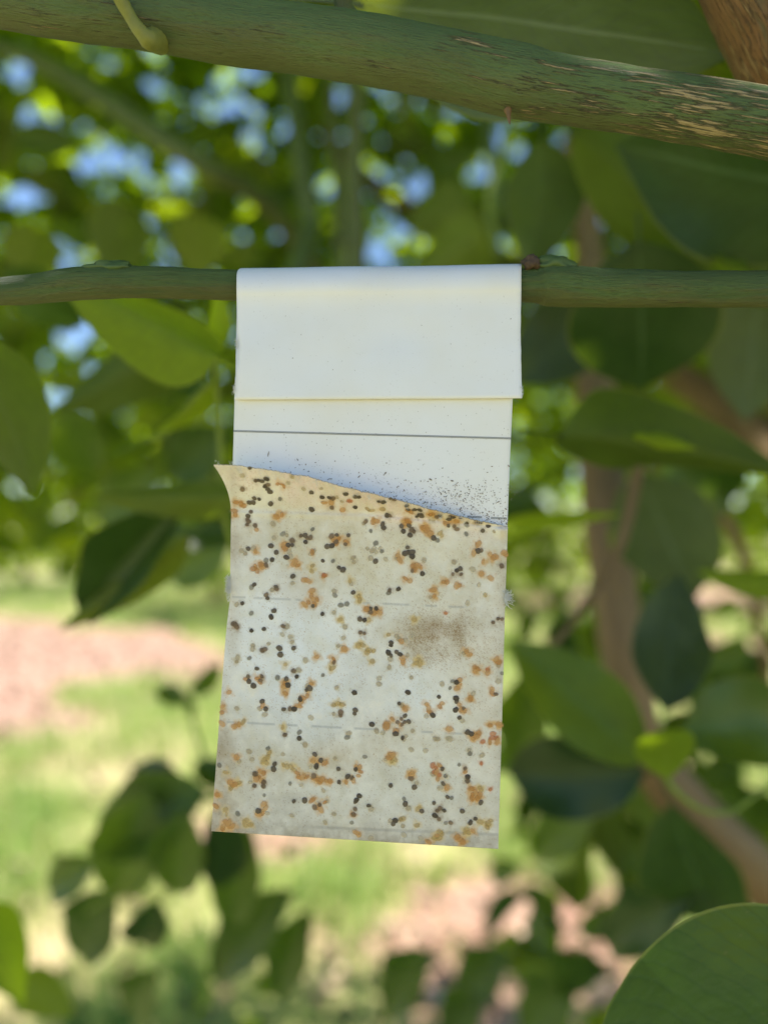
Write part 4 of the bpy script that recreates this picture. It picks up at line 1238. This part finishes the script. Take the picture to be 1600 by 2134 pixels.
for i_ in range(14):
    x_ = 500 + i_ * 38 + (i_ * 7) % 11
    tuft(x_, float(np.interp(x_, tp[:, 0], tp[:, 1])) + 7, float(np.interp(x_, tp[:, 0], tp[:, 2])), .1, -1, 12, 9, 30 + i_, .00003, .9)

# dust specks on the white backing
def specks(n, seed):
    r = random.Random(seed)
    V, F = [], []
    def add(px, py, L, W, a, D=.15000 - .00006):
        b = len(V)
        ca, sa = math.cos(a), math.sin(a)
        for ex, ey in ((-L, -W * .6), (0, -W), (L, -W * .3), (L * .8, W * .6), (0, W), (-L * .8, W * .5)):
            V.append(tuple(P(px + ex * ca - ey * sa, py + ex * sa + ey * ca, D)))
        F.append(tuple(range(b, b + 6)))
    lim = lambda x: np.interp(x, tp[:, 0], tp[:, 1])
    c = 0
    while c < n:
        x = 1060 - abs(r.gauss(0, 190)) if r.random() < .8 else r.uniform(490, 1060)
        if x < 490 or x > 1058: continue
        up = abs(r.gauss(0, 25)) + (60 if r.random() < .06 else 0) + 2
        y = lim(x) - up
        if y < 925: continue
        s_ = r.choice((.45, .5, .55, .6, .7, 1.1))
        add(x, y, 1.5 * s_, .9 * s_, r.uniform(0, 3.14)); c += 1
    for i in range(170):                                  # denser clump at the right
        add(r.gauss(975, 42), r.gauss(1026, 14), r.uniform(.6, 1.5), r.uniform(.5, 1.0), r.uniform(0, 3.14))
    for x, y, L, W, a in ((559, 946, 6, 1, 1.8), (620, 958, 3, 1, 1.0), (803, 986, 3.5, 1.3, -.9), (748, 993, 3.5, 1.1, -.8), (897, 999, 3.8, 1.6, .5), (942, 1002, 3.5, 1.4, .1), (842, 1022, 2.5, 1.2, 1.0), (1025, 972, 2, 1, 0),
                          (1060, 971, 3, 1.2, 1.0), (1038, 1046, 4, 1, -.5), (690, 998, 2, 1, 0), (564, 962, 2, 1, 0)):
        add(x, y, L, W, a)
    for i in range(60):
        add(r.uniform(500, 1060), r.uniform(845, 960), r.uniform(.5, 1.3), .6, r.uniform(0, 3.14))
    o = mesh_obj('dust_specks', V, F, M['speck'], card, False, origin=P(800, 1000, DC))
    o['kind'] = 'stuff'
    V.clear(); F.clear()
    for i in range(9):
        y_ = r.uniform(650, 825); t_ = (831 - y_) / 191
        add(r.uniform(505, 1075), y_, r.uniform(.6, 1.6), r.uniform(.5, 1.0), r.uniform(0, 3.14), .1490 + .0013 * t_ + .00012 * t_ * t_ - .0003)
    o = mesh_obj('dust_specks', V, F, M['speck'], card, False, origin=P(800, 700, DC))
    o['kind'] = 'stuff'
M['speck'] = simple('dust_speck', (.24, .19, .14), .8, 3000, .4)
specks(620, 9)
